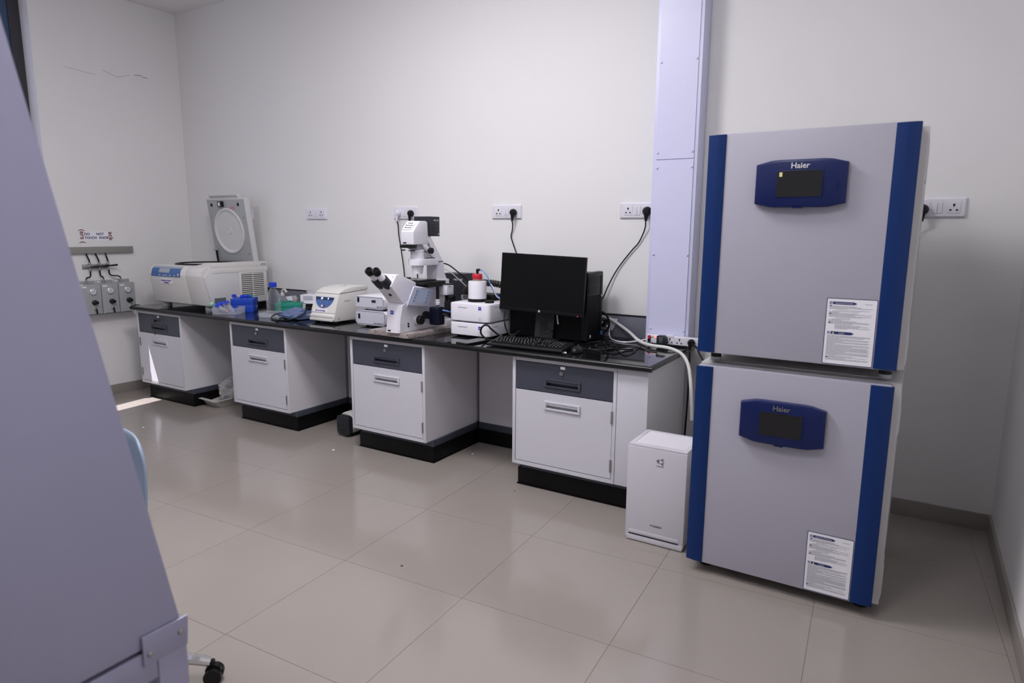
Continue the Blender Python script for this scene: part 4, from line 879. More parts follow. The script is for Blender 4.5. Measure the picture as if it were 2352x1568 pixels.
mp('power_lamp', MB().box(0.240, 0.244, -0.0035, -0.0015, -0.1635, -0.1605), 'led', sc2)
obj('stand', MB().prism([(-0.070, 0.012), (0.050, 0.012), (0.062, 0.17), (0.070, 0.30), (-0.055, 0.30), (-0.058, 0.17)], 'y', 0.055, 0.072, 0.002), 'standg', t)
obj('stand_opening', MB().prism([(-0.035, 0.035), (0.012, 0.035), (0.018, 0.115), (-0.028, 0.115)], 'y', 0.0535, 0.056), 'hole', t)
obj('base_plate', MB().box(-0.115, 0.095, -0.11, 0.075, 0.0, 0.012, 0.004), 'mon', t)
t = thing('desktop_computer', 'black desktop computer tower standing behind the monitor', 'computer', (3.94, -0.23, BT))
tw = obj('tower_case', MB().box(3.685, 4.170, -0.340, -0.135, BT + 0.012, 1.168, 0.003), 'mon', t)
obj('front_bezel', MB().prism(rrect(-0.344, -0.131, BT + 0.008, 1.174, 0.012), 'x', 4.162, 4.198, 0.006), 'blk', t)
for z0, z1 in ((1.098, 1.150), (1.050, 1.094)): obj('bay_cover', MB().box(4.196, 4.2005, -0.335, -0.175, z0, z1, 0.001), 'mon', t)
gm = MB()
for k in range(16): gm.box(4.197, 4.2005, -0.333 + k * 0.0098, -0.328 + k * 0.0098, 0.80, 1.042)
obj('grille', gm, 'mon', t, kind='stuff')
obj('control_strip', MB().box(4.197, 4.2008, -0.168, -0.140, 0.80, 1.15, 0.001), 'monscr', t)
text('hp', 0.022, 'wink', t, (4.2012, -0.154, 1.035), RIGHT, shear=0.2)
obj('round_badge', MB().lathe([(0.010, 0), (0.010, 0.0015)], (4.1995, -0.300, 0.807), (1, 0, 0), 20), 'gauge', t)
obj('usb_stick', MB().box(4.2005, 4.212, -0.160, -0.148, 0.80, 0.824, 0.001), 'pblue', t)
obj('side_seam', MB().box(4.155, 4.159, -0.3408, -0.3395, 0.79, 1.165), 'monscr', t)
for x in (3.73, 4.13):
    for y in (-0.31, -0.165): obj('foot', MB().box(x - 0.02, x + 0.02, y - 0.012, y + 0.012, BT, BT + 0.014), 'rub', t)

t = thing('keyboard', 'black full-size keyboard at the worktop edge below the monitor', 'keyboard', (3.765, -0.722, BT), R(2.2))
kt = Matrix.Rotation(R(5.5), 4, 'X') @ Matrix.Translation((0, 0, 0.004))
def kp(name, mb, m, par=t): mb.bm.transform(kt); return obj(name, mb, m, par)
kp('case', MB().prism([(0.0, 0.0), (0.0, 0.008), (0.010, 0.013), (0.158, 0.017), (0.165, 0.012), (0.165, 0.0)], 'x', 0.0, 0.460, 0.002), 'blk')
keym = {}
ngl = {}
def key(x, y, w, d=0.0165):
    k = round(w, 4)
    if k not in keym:
        b = MB().loft([[(-w / 2, -d / 2, 0), (w / 2, -d / 2, 0), (w / 2, d / 2, 0), (-w / 2, d / 2, 0)], [(-w / 2 + 0.0018, -d / 2 + 0.0022, 0.006), (w / 2 - 0.0018, -d / 2 + 0.0022, 0.006), (w / 2 - 0.0018, d / 2 - 0.001, 0.0066), (-w / 2 + 0.0018, d / 2 - 0.001, 0.0066)]])
        o = obj('key', b, 'blk'); keym[k] = o.data
        lg = MB().box(-0.0045, -0.0012, 0.0008, 0.0045, 0.0063, 0.0069); o2 = obj('key_legend', lg, 'wink'); ngl[k] = o2.data
    else:
        o = bpy.data.objects.new('key', keym[k]); COL.objects.link(o); o2 = bpy.data.objects.new('key_legend', ngl[k]); COL.objects.link(o2)
    o.parent = t; o.matrix_local = kt @ Matrix.Translation((x, y, 0.0145 + y * 0.02))
    o2.parent = o
rows = [(0.148, [1] + [0] * 0 + [-0.6] + [1] * 4 + [-0.3] + [1] * 4 + [-0.3] + [1] * 4), (0.122, [1] * 13 + [2.0]), (0.1035, [1.5] + [1] * 12 + [1.5]), (0.085, [1.8] + [1] * 11 + [2.2]), (0.0665, [2.3] + [1] * 10 + [2.7]), (0.048, [1.4, 1.2, 1.3, 5.6, 1.3, 1.2, 1.2, 1.8])]
for y, ws in rows:
    x = 0.012
    for w_ in ws:
        if w_ < 0: x += -w_ * 0.0188; continue
        key(x + w_ * 0.0094, y - 0.012, w_ * 0.0188 - 0.002); x += w_ * 0.0188
for y in (0.148, 0.122, 0.1035):
    for i in range(3): key(0.308 + i * 0.0188, y - 0.012, 0.0168)
for i, y in ((1, 0.0665), (0, 0.048), (1, 0.048), (2, 0.048)): key(0.308 + i * 0.0188, y - 0.012, 0.0168)
for y in (0.122, 0.1035, 0.085, 0.0665, 0.048):
    for i in range(4): key(0.376 + i * 0.0188, y - 0.012, 0.0168)
t = thing('mouse', 'black computer mouse right of the keyboard', 'mouse', (4.275, -0.625, BT), R(8))
ms = MB(); bmm = bmesh.new(); bmesh.ops.create_uvsphere(bmm, u_segments=20, v_segments=12, radius=1)
for v in bmm.verts:
    z = max(v.co.z, -0.05); v.co = Vector((v.co.x * 0.031 * (1 - 0.08 * v.co.y), v.co.y * 0.054, 0.003 + z * (0.034 - 0.006 * v.co.y)))
ms._take(bmm); obj('mouse_body', ms, 'blk', t, 60)
obj('scroll_wheel', MB().cyl((-0.004, 0.028, 0.031), (0.004, 0.028, 0.031), 0.008, n=14), 'rub', t)
t = thing('mobile_phone', 'black phone lying flat at the worktop edge left of keyboard', 'phone', (3.642, -0.668, BT), R(-10))
obj('phone_body', MB().box(-0.045, 0.045, -0.098, 0.098, 0.0, 0.010, 0.003), 'blk', t)
obj('screen', MB().box(-0.042, 0.042, -0.092, 0.092, 0.0098, 0.0105), 'screen', t)
solo('pen_cap', MB().tube([(4.012, -0.352, 0.930), (4.015, -0.354, 0.905), (4.022, -0.356, 0.872)], 0.005, 8), 'sock', 'small white cable tie end hanging under the monitor', 'tag')
solo('paper_scrap', MB().loft([[(4.205, -0.672, BT), (4.232, -0.660, BT), (4.238, -0.672, BT), (4.212, -0.684, BT)], [(4.207, -0.672, BT + 0.006), (4.230, -0.660, BT + 0.004), (4.236, -0.671, BT + 0.003), (4.213, -0.681, BT + 0.005)]]), 'paper', 'tiny white paper scrap between keyboard and mouse', 'scrap')

# ------------------------------------------------------------------ power strip and cables at the right end
t = thing('power_strip', 'white power strip on edge at the worktop end, red button', 'power strip', (4.635, -0.172, BT + 0.008), R(-1.0))
for x in (-0.12, 0.06): obj('foot', MB().box(x - 0.01, x + 0.01, 0.008, 0.026, -0.008, 0.001), 'rub', t)
obj('strip_body', MB().prism([(0.0, 0.004), (0.0, 0.046), (0.004, 0.050), (0.034, 0.050), (0.034, 0.0), (0.004, 0.0)], 'x', -0.142, 0.150, 0.001), 'sock', t)
obj('red_button', MB().lathe([(0.010, 0), (0.010, 0.004), (0.007, 0.007)], (-0.126, 0.0, 0.036), (0, -1, 0), 20), 'red', t)
obj('switch', MB().box(-0.136, -0.119, -0.004, 0.001, 0.007, 0.025, 0.001), 'blk', t)
obj('neon_lamp', MB().box(-0.098, -0.084, -0.002, 0.001, 0.032, 0.044), 'neon', t)
hm = MB()
for x in (-0.108, -0.099): hm.cyl((x, -0.0012, 0.036), (x, 0.001, 0.036), 0.0026, n=10)
hm.cyl((-0.110, -0.0012, 0.012), (-0.110, 0.001, 0.012), 0.0024, n=10)
obj('fixing_hole', hm, 'hole', t)
for x in (-0.008, 0.046):
    h_ = MB().cyl((x + 0.001, -0.0012, 0.036), (x + 0.001, 0.001, 0.036), 0.0042, n=10).box(x - 0.0015, x + 0.0035, -0.0012, 0.001, 0.026, 0.036).prism([(x - 0.018, 0.0155), (x - 0.008, 0.010), (x - 0.008, 0.020)], 'y', -0.0012, 0.001).prism([(x + 0.019, 0.0145), (x + 0.009, 0.010), (x + 0.009, 0.020)], 'y', -0.0012, 0.001)
    obj('socket_hole', h_, 'hole', t)
obj('hanging_label', MB().box(-0.026, 0.014, -0.0015, 0.012, 0.044, 0.056, 0.001), 'paper', t)
t = thing('plug_adapter', 'square dark adapter plugged into the white power strip', 'adapter', (4.590, -0.183, BT + 0.009), R(-1.0))
obj('adapter_body', MB().prism([(-0.026, 0.004), (0.026, 0.004), (0.026, 0.040), (0.014, 0.052), (-0.020, 0.052), (-0.026, 0.048)], 'y', -0.030, 0.0105, 0.003), 'dgrey', t)
for k in range(3): text(('INPUT', 'CE 5V', '2.1A')[k], 0.007, 'gauge', t, (0, -0.0305, 0.040 - k * 0.011), FRONT, sx=1.2)
t = thing('power_lead', 'black plug in the power strip with cable running down the bench end', 'cord', (4.752, -0.19, BT))
obj('plug', MB().lathe([(0.019, 0), (0.021, 0.006), (0.019, 0.020), (0.010, 0.030)], (4.752, -0.175, 0.806), (0, -1, 0), 18).lathe([(0.012, 0), (0.007, 0.03)], (4.752, -0.196, 0.800), (-0.15, 0, -1), 12), 'blk', t)
obj('cable', MB().tube([(4.747, -0.197, 0.775), (4.749, -0.20, 0.762), (4.752, -0.205, 0.750), (4.751, -0.20, 0.70), (4.750, -0.19, 0.55), (4.749, -0.20, 0.35), (4.745, -0.22, 0.10), (4.75, -0.30, 0.008)], 0.0052, 8), 'rub', t)
solo('power_lead', MB().tube([(4.762, -0.205, 0.800), (4.80, -0.24, 0.792), (4.83, -0.29, 0.765), (4.865, -0.31, 0.72), (4.90, -0.33, 0.62), (4.92, -0.35, 0.45)], 0.0052, 8), 'rub', 'black cable falling behind the lower incubator from the strip', 'cord')
solo('pvc_hose', MB().tube([(4.16, -0.045, 0.893), (4.216, -0.045, 0.881), (4.28, -0.055, 0.852), (4.36, -0.085, 0.815), (4.43, -0.15, 0.790), (4.50, -0.225, 0.785), (4.57, -0.285, 0.788), (4.66, -0.315, 0.790), (4.72, -0.325, 0.778), (4.765, -0.34, 0.752), (4.80, -0.37, 0.70), (4.83, -0.42, 0.60), (4.85, -0.45, 0.45)], 0.0095, 12), 'pvc', 'thick white plastic hose crossing the worktop and drooping over its end', 'hose')
t = thing('wall_outlet_box', 'white wall box with a plugged adapter behind the computer tower', 'socket', (4.19, -0.025, 0.85))
obj('plate', MB().prism([(4.10, 0.815), (4.225, 0.812), (4.258, 0.884), (4.10, 0.886)], 'y', -0.030, -0.0225, 0.001), 'sock', t)
obj('adapter', MB().box(4.135, 4.195, -0.075, -0.030, 0.835, 0.876, 0.004), 'blk', t)
obj('adapter_label', MB().box(4.142, 4.182, -0.0757, -0.0745, 0.856, 0.872), 'paper', t)
solo('power_lead', MB().tube([(4.203, -0.07, 0.845), (4.222, -0.075, 0.825), (4.235, -0.10, 0.795), (4.265, -0.14, 0.779), (4.32, -0.19, 0.777), (4.385, -0.20, 0.778), (4.44, -0.16, 0.785), (4.494, -0.155, 0.800)], 0.0042, 8), 'sock', 'white cable looping from the wall box to the power strip', 'cord')
solo('power_lead', MB().tube([(4.16, -0.08, 0.918), (4.185, -0.10, 0.928), (4.225, -0.115, 0.905), (4.238, -0.115, 0.86), (4.225, -0.115, 0.825), (4.19, -0.12, 0.800), (4.15, -0.125, 0.782), (4.10, -0.125, 0.779)], 0.0065, 10), 'rub', 'thick black cable looping right of the computer tower', 'cord')
rr = random.Random(3)
for k, (lb, pts, r_) in enumerate((
    ('thin black cable snaking forward across the worktop, right of the mouse', [(4.30, -0.30, BT + 0.004), (4.36, -0.34, BT + 0.005), (4.43, -0.45, BT + 0.004), (4.51, -0.565, BT + 0.004), (4.535, -0.56, BT + 0.004), (4.53, -0.46, BT + 0.004), (4.51, -0.37, BT + 0.004), (4.51, -0.27, BT + 0.008)], 0.0028),
    ('thin black cable arching towards the reflection of the power strip', [(4.28, -0.28, BT + 0.004), (4.36, -0.315, BT + 0.012), (4.42, -0.30, BT + 0.006), (4.47, -0.285, BT + 0.004), (4.55, -0.355, BT + 0.004), (4.63, -0.385, BT + 0.004)], 0.0028),
    ('black cable ring lying in the tangle beside the computer tower', [(4.40, -0.40, BT + 0.006), (4.45, -0.47, BT + 0.008), (4.462, -0.54, BT + 0.006), (4.43, -0.565, BT + 0.005), (4.38, -0.52, BT + 0.008), (4.36, -0.45, BT + 0.012), (4.40, -0.405, BT + 0.014)], 0.003),
    ('black cable bundled in front of the computer tower bezel', [(4.21, -0.36, BT + 0.005), (4.26, -0.30, BT + 0.012), (4.31, -0.34, BT + 0.016), (4.29, -0.42, BT + 0.010), (4.33, -0.46, BT + 0.006), (4.38, -0.40, BT + 0.012), (4.35, -0.31, BT + 0.010), (4.25, -0.25, BT + 0.006)], 0.0042),
    ('black mouse cable wandering into the tangle beside the tower', [(4.283, -0.572, BT + 0.010), (4.29, -0.53, BT + 0.005), (4.33, -0.50, BT + 0.005), (4.39, -0.50, BT + 0.005), (4.36, -0.44, BT + 0.020), (4.30, -0.38, BT + 0.022), (4.25, -0.36, BT + 0.012)], 0.0028),
    ('long black cable running along the worktop past the mouse', [(4.00, -0.40, BT + 0.016), (4.10, -0.44, BT + 0.006), (4.22, -0.50, BT + 0.005), (4.33, -0.54, BT + 0.005), (4.42, -0.50, BT + 0.016), (4.47, -0.43, BT + 0.006), (4.50, -0.40, BT + 0.004)], 0.0036),
)):
    solo('loose_cable', MB().tube(pts, r_, 8), 'rub', lb, 'cable')
solo('loose_cable', MB().tube([(3.72, -0.455, 0.94), (3.745, -0.50, 0.885), (3.765, -0.505, 0.83), (3.80, -0.50, 0.80), (3.835, -0.47, 0.785), (3.85, -0.42, 0.790)], 0.005, 8), 'rub', 'black cable hanging from behind the monitor, left side', 'cable')
solo('loose_cable', MB().tube([(3.83, -0.47, 0.83), (3.815, -0.535, 0.800), (3.77, -0.555, 0.797), (3.705, -0.58, 0.845), (3.690, -0.585, 0.862), (3.665, -0.590, 0.864), (3.645, -0.595, 0.842), (3.648, -0.595, 0.81), (3.69, -0.59, 0.784), (3.76, -0.555, 0.779), (3.83, -0.52, 0.779), (3.87, -0.50, 0.788)], 0.0055, 8), 'rub', 'thick black cable loop standing against the lower control module', 'cable')
solo('loose_cable', MB().tube([(3.93, -0.405, 0.93), (3.955, -0.412, 0.885), (3.99, -0.40, 0.845), (4.0, -0.385, 0.83), (3.96, -0.40, 0.822), (3.93, -0.415, 0.80), (3.925, -0.43, 0.79)], 0.003, 8), 'rub', 'black cable crossing the monitor stand', 'cable')

# ------------------------------------------------------------------ air purifier
t = thing('air_purifier', 'white air purifier on the floor left of the incubators', 'air purifier', (4.86, -0.86, 0))
pf = obj('body', MB().box(4.722, 4.990, -0.992, -0.752, 0.012, 0.458, 0.006), 'purif', t)
obj('front_panel', MB().box(4.720, 4.992, -0.999, -0.985, 0.014, 0.452, 0.004), 'purif', t)
obj('base_band', MB().box(4.728, 4.988, -1.000, -0.97, 0.004, 0.030, 0.003), 'purif', t)
obj('intake_slot', MB().box(4.738, 4.970, -1.0005, -0.985, 0.031, 0.036), 'dgrey', t)
obj('sill', MB().box(4.738, 4.970, -1.0005, -0.998, 0.038, 0.054, 0.001), 'purif', t)
obj('top_frame', MB().box(4.722, 4.990, -0.996, -0.966, 0.452, 0.461, 0.003).box(4.722, 4.990, -0.772, -0.752, 0.452, 0.461, 0.003).box(4.722, 4.742, -0.97, -0.77, 0.452, 0.461, 0.003).box(4.970, 4.990, -0.97, -0.77, 0.452, 0.461, 0.003), 'purif', t)
gr = None
for k in range(19):
    if gr is None: o = obj('grille_slat', MB().prism([(0, 0), (0.003, 0), (0.0065, 0.006), (0.0045, 0.006)], 'x', 0, 0.228), 'purif'); gr = o.data
    else: o = bpy.data.objects.new('grille_slat', gr); COL.objects.link(o)
    o.parent = t; o.location = (4.742 - 4.86, -0.9655 + k * 0.0103 + 0.86, 0.454)
sg = MB()
for k in range(26): sg.prism([(-0.955 + 0.0, 0.05 + k * 0.008), (-0.78, 0.07 + k * 0.008), (-0.78, 0.0725 + k * 0.008), (-0.955, 0.0525 + k * 0.008)], 'x', 4.9895, 4.9925)
obj('side_intake', sg, 'gauge', t, kind='stuff')
def swoop(cx, cz, s, pts): return [(cx + x * s, cz + z * s) for x, z in pts]
lg = MB()
lg.prism(swoop(4.8735, 0.400, 0.0145, [(-1.35, 0.05), (-0.7, 0.62), (0.1, 0.60), (-0.45, 0.25), (-0.42, -0.30), (0.05, -0.62), (-0.65, -0.60)]), 'y', -0.9998, -0.9985)
lg.prism(swoop(4.8735, 0.400, 0.0145, [(0.05, 0.55), (0.5, 1.0), (1.25, 1.05), (0.72, 0.70), (1.2, 0.1), (0.35, 0.35)]), 'y', -0.9998, -0.9985)
lg.prism(swoop(4.8735, 0.400, 0.0145, [(0.35, -0.35), (1.2, -0.05), (0.75, -0.62), (1.2, -1.15), (0.5, -1.05), (0.05, -0.55)]), 'y', -0.9998, -0.9985)
lb = obj('logo', lg, 'dlogo', t)
text('STREAMER', 0.0072, 'dlogo', lb, (4.8735, -0.9995, 0.377), FRONT)
text('DAIKIN', 0.0125, 'ink', lb, (4.870, -0.9995, 0.0915), FRONT, bold=0.0002, shear=0.1)
obj('brand_mark', MB().prism([(4.838, 0.087), (4.840, 0.096), (4.848, 0.096)], 'y', -0.9996, -0.9985), 'ink', lb)

# ------------------------------------------------------------------ two stacked incubators
def incubator(z0, z1, label, name_mat, upper):
    t = thing('incubator', label, 'incubator', (5.043, -1.123, z0), R(-0.65))
    H = z1 - z0
    bz0, bz1 = (-0.006, H - 0.008) if upper else (-0.012, H + 0.006)
    obj('cabinet_body', MB().box(0.004, 0.712, 0.050, 0.715, bz0, bz1, 0.004).box(0.040, 0.668, 0.10, 0.69, bz1 - 0.002, bz1 + 0.004, 0.002), 'incside', t)
    d = obj('door', MB().box(0.008, 0.684, -0.002, 0.048, -0.003, H + 0.003, 0.006), 'inc', t)
    obj('door_seal', MB().box(0.015, 0.68, 0.046, 0.052, 0.005, H - 0.005), 'dgrey', t)
    for x0, x1, xc in ((0.0, 0.0675, 0.036), (0.617, 0.691, 0.652)):
        prof = [(x0, 0.012), (x0, -0.001), (x0 + 0.003, -0.0035), (xc, -0.009), (x1 - 0.003, -0.0065), (x1, -0.004), (x1, 0.012)]
        m = MB().prism(prof, 'z', 0.0, H, 0.0015, 1)
        obj('edge_strip', m, 'blue', d, 20)
    # display console
    px0, px1 = 0.186, 0.487
    zc = 1.577 - 0.937 if upper else 0.693 - 0.05
    def outline(k):
        pts = []
        for i in range(13):
            u = -1 + 2 * i / 12
            e = 0.083 - 0.0 * u; e = 0.083 if abs(u) < 0.62 else 0.083 - 0.014 * (abs(u) - 0.62) / 0.38
            pts.append((u, -e))
        pts += [(u, -e) for u, e in reversed(pts)]
        cx = (px0 + px1) / 2; hw = (px1 - px0) / 2 - k
        return [(cx + u * hw, zc + e * (1 - k / 0.08)) for u, e in pts]
    bow = lambda x: 0.006 * (1 - ((x - (px0 + px1) / 2) / 0.15) ** 2)
    cs = obj('console', MB().loft([[(x, y - (bow(x) if y < -0.02 else 0), z) for x, z in outline(k)] for k, y in ((0.0, 0.0), (0.0, -0.024), (0.003, -0.029), (0.010, -0.031))]), 'navy', d, 22)
    sx0, sx1, sz0, sz1 = (0.261, 0.410, zc - 0.046, zc + 0.043)
    obj('screen_rim', MB().box(sx0 - 0.003, sx1 + 0.003, -0.0385, -0.033, sz0 - 0.003, sz1 + 0.003, 0.001), 'navy', cs)
    obj('screen', MB().box(sx0, sx1, -0.0392, -0.036, sz0, sz1), 'screen', cs)
    text('Haier', 0.0275, name_mat, cs, (0.336, -0.0376, zc + 0.0605), FRONT, bold=0.0005)
    if upper:
        obj('screen_sticker', MB().box(sx0 + 0.008, sx0 + 0.018, -0.0398, -0.039, sz1 - 0.019, sz1 - 0.004), 'yel', cs)
        vm = MB()
        for k in range(3): vm.box(0.452 + k * 0.005, 0.454 + k * 0.005, -0.0355, -0.031, zc - 0.022, zc + 0.006)
        obj('speaker_slot', vm, 'blue', cs)
    obj('lower_tab', MB().box(0.318, 0.350, -0.034, -0.01, zc - 0.086, zc - 0.082), 'navy', cs)
    # instruction sticker
    ax0, ax1 = (0.4545, 0.6155) if upper else (0.4575, 0.6165)
    az0, az1 = 0.002, 0.240
    st = obj('instruction_sticker', MB().prism(rrect(ax0, ax1, az0, az1, 0.004, 3), 'y', -0.0030, -0.0015), 'navy', d)
    obj('sticker_sheet', MB().prism(rrect(ax0 + 0.0022, ax1 - 0.0022, az0 + 0.0022, az1 - 0.0022, 0.003, 3), 'y', -0.0034, -0.0025), 'paper', st)
    y0, y1 = -0.0038, -0.0031
    L = ax0 + 0.010; Rr = ax1 - 0.012
    am = MB()
    for zt, w in ((az1 - 0.012, 0.078), (az0 + 0.119, 0.076)):
        am.box(L, L + 0.0028, y0, y1, zt - 0.010, zt).box(L + 0.0045, L + 0.0062, y0, y1, zt - 0.010, zt).box(L + 0.0080, L + 0.0095, y0, y1, zt - 0.010, zt)
        obj('heading_arrow', MB().prism([(L + 0.011, zt - 0.010), (L + w, zt - 0.010), (L + w + 0.010, zt - 0.005), (L + w, zt), (L + 0.011, zt)], 'y', y0, y1), 'inkb', st)
    for zt in (az1 - 0.0255, az1 - 0.054, az1 - 0.086, az0 + 0.028): am.prism(rrect(L, L + 0.0085, zt - 0.0032, zt, 0.0012, 3), 'y', y0, y1)
    obj('heading_mark', am, 'inkb', st, kind='stuff')
    text('Operational Procedure', 0.0078, 'wink', st, (L + 0.046, y0 - 0.0002, az1 - 0.017), FRONT, sx=0.78)
    text('Caution', 0.0078, 'wink', st, (L + 0.046, y0 - 0.0002, az0 + 0.114), FRONT, sx=0.8)
    obj('warning_triangle', MB().prism([(L + 0.015, az0 + 0.1105), (L + 0.023, az0 + 0.1105), (L + 0.019, az0 + 0.1175)], 'y', y0 - 0.0004, y0), 'yel', st)
    tm = MB(); rnd = random.Random(5)
    def line(z, xa, xb):
        x = xa
        while x < xb - 0.002:
            w = rnd.uniform(0.004, 0.011); tm.box(x, min(x + w, xb), y0, y1, z - 0.00085, z + 0.00025); x += w + 0.0010
    z = az1 - 0.0275; ind = L + 0.010
    for blk in (((ind, 0.62), (L, 0.72), (L, 0.99), (L, 0.40)), ((L + 0.022, 0.93),), ((ind, 0.68), (L, 0.22), (L, 0.66), (L, 0.99), (L, 0.58), (L, 0.97), (L, 0.75)), ((L + 0.022, 0.50),), ((ind, 0.48), (L, 0.30), (L, 0.65), (L, 0.94), (L, 0.92), (L, 0.55)), ((L + 0.022, 0.74), (L + 0.022, 0.95), (L + 0.022, 0.70), (L + 0.022, 0.95), (L + 0.022, 0.45))):
        for xa, f in blk: line(z, xa, ax0 + 0.012 + f * (Rr - ax0 - 0.012)); z -= 0.0032
        z -= 0.0013
    z = az0 + 0.1045
    for f in (0.99, 0.98, 0.84, 0.28, 0.97, 0.97, 0.37, 0.99, 0.96, 0.2, 0.98, 0.98, 0.6, 0.97, 0.95, 0.98, 0.96, 0.99, 0.45, 0.98, 0.99, 0.98, 0.22): line(z, L, ax0 + 0.012 + f * (Rr - ax0 - 0.012)); z -= 0.0032
    for f in (0.62, 0.94, 0.45, 0.99, 0.96): line(z, ind if f == 0.62 else L, ax0 + 0.012 + f * (Rr - ax0 - 0.012)); z -= 0.0034
    line(az1 - 0.017, Rr - 0.026, Rr - 0.002)
    obj('small_print', tm, 'inkg', st, kind='stuff')
    # hinges on the right flank
    for hz in (H - 0.115, 0.085):
        h = obj('hinge', MB().box(0.705, 0.7148, 0.056, 0.150, hz - 0.075, hz + 0.065, 0.0015), 'incside', t)
        obj('hinge_cover', MB().box(0.705, 0.7165, 0.075, 0.135, hz - 0.02, hz + 0.03, 0.001), 'incside', h); obj('hinge_cover', MB().box(0.705, 0.7165, 0.075, 0.135, hz - 0.068, hz - 0.034, 0.001), 'incside', h)
    if upper:
        for x in (0.056, 0.655):
            for y in (0.075, 0.64): obj('foot', MB().lathe([(0.026, -0.014), (0.021, -0.010), (0.021, 0.0)], (x, y, -0.028), n=24), 'gas', t); obj('foot_collar', MB().cyl((x, y, -0.030), (x, y, -0.004), 0.0205, n=16), 'rub', t)
    else:
        for x in (0.06, 0.65):
            for y in (0.10, 0.64): obj('foot', MB().lathe([(0.028, -z0), (0.028, -z0 + 0.012), (0.016, -z0 + 0.016), (0.016, -0.010)], (x, y, 0.0), n=20), 'rub', t)
    return t
incubator(0.937, 1.765, 'upper of two stacked grey incubators with blue edge strips', 'wink', True)
incubator(0.050, 0.879, 'lower of two stacked grey incubators, standing on the floor', 'dlogo', False)

# ------------------------------------------------------------------ things under the bench
t = thing('floor_tray', 'pale grey plastic tray on the floor in the first kneehole', 'tray', (1.055, -0.46, 0), R(-3))
rings = []
for w, z in ((0.095, 0.0), (0.118, 0.055), (0.138, 0.060), (0.138, 0.064), (0.114, 0.062), (0.092, 0.004)):
    rings.append([(x, y * 1.42, z) for x, y in rrect(-w, w, -w, w, 0.022, 5)])
obj('tray_body', MB().loft(rings), 'cream', t)
t = thing('plastic_bag', 'crumpled translucent plastic bag sitting in the pale floor tray', 'bag', (1.10, -0.42, 0.006))
bm_ = bmesh.new(); bmesh.ops.create_icosphere(bm_, subdivisions=4, radius=1)
from mathutils import noise as NZ
for v in bm_.verts:
    d = 1 + 0.30 * NZ.noise(v.co * 1.7 + Vector((3, 1, 2))) + 0.22 * abs(NZ.noise(v.co * 4.1)) + 0.10 * NZ.noise(v.co * 9.0)
    p = v.co * d; v.co = Vector((1.105 + p.x * 0.092, -0.43 + p.y * 0.115, 0.112 + p.z * 0.098)); v.co.z = max(v.co.z, 0.008)
bb = MB(); bb._take(bm_); obj('bag_body', bb, 'bag', t, 14)
obj('bag_content', MB().box(1.07, 1.16, -0.47, -0.38, 0.03, 0.12, 0.02), 'amber', t)
t = thing('vacuum_pump', 'grey pump with slotted dark end cover on the floor', 'pump', (2.515, -0.48, 0))
obj('motor', MB().lathe([(0.070, 0.0), (0.078, 0.012), (0.078, 0.18), (0.065, 0.195)], (2.515, -0.575, 0.088), (0, 1, 0), 36), 'cream', t)
e = obj('end_cover', MB().prism(rrect(2.458, 2.575, 0.016, 0.150, 0.026, 6), 'y', -0.612, -0.575, 0.004), 'dgrey', t)
obj('fan_hub', MB().lathe([(0.010, 0), (0.009, 0.0015)], (2.516, -0.6118, 0.083), (0, -1, 0), 18), 'hole', e)
sl = MB()
for cx_, cz_, w_, n_ in ((2.516, 0.122, 0.040, 2), (2.516, 0.044, 0.042, 4), (2.482, 0.083, 0.022, 5), (2.550, 0.083, 0.022, 5)):
    for k in range(n_): sl.box(cx_ - w_ / 2, cx_ + w_ / 2, -0.6132, -0.611, cz_ + (k - (n_ - 1) / 2) * 0.0075 - 0.0012, cz_ + (k - (n_ - 1) / 2) * 0.0075 + 0.0012)
obj('cooling_slot', sl, 'hole', e)
obj('base', MB().box(2.475, 2.555, -0.56, -0.36, 0.0, 0.030, 0.004), 'rub', t)
t = thing('carry_case', 'black handled case standing behind the pump under the bench', 'case', (2.60, -0.32, 0))
obj('case_body', MB().prism([(2.47, 0.0), (2.70, 0.0), (2.70, 0.20), (2.68, 0.235), (2.49, 0.235), (2.47, 0.20)], 'y', -0.37, -0.26, 0.004), 'blk', t)
obj('handle', MB().box(2.475, 2.50, -0.335, -0.295, 0.225, 0.33, 0.004).box(2.665, 2.69, -0.335, -0.295, 0.225, 0.33, 0.004).box(2.475, 2.69, -0.335, -0.295, 0.318, 0.342, 0.005), 'blk', t)
obj('front_label', MB().box(2.525, 2.60, -0.3725, -0.3695, 0.15, 0.19), 'slate', t)
solo('floor_cable', MB().tube([(0.20, -0.33, 0.005), (0.27, -0.44, 0.005), (0.34, -0.50, 0.005), (0.38, -0.47, 0.005), (0.33, -0.40, 0.006), (0.24, -0.36, 0.006)], 0.004, 8), 'cream', 'pale cable coiled on the floor beside the first cabinet', 'cable')
for k, (x, y, s, mm, lb) in enumerate(((4.014, -1.745, 0.006, 'ink', 'dark speck lying on the open floor in front of keyboard cabinet'), (1.155, -1.216, 0.008, 'paper', 'white scrap on the floor in front of the first kneehole'), (3.46, -0.42, 0.006, 'paper', 'white scrap on the floor inside the empty kneehole'), (2.717, -1.125, 0.005, 'amber', 'brown speck on the floor left of the microscope cabinet'), (3.999, -0.793, 0.004, 'ink', 'dark speck on the floor at the keyboard cabinet skirting'), (2.66, -0.84, 0.009, 'paper', 'white sliver on the floor before the microscope cabinet'))):
    solo('floor_scrap', MB().lathe([(s, 0), (s * 0.8, 0.002), (s * 0.2, 0.003)], (x, y, 0.0), n=7), mm, lb, 'scrap')

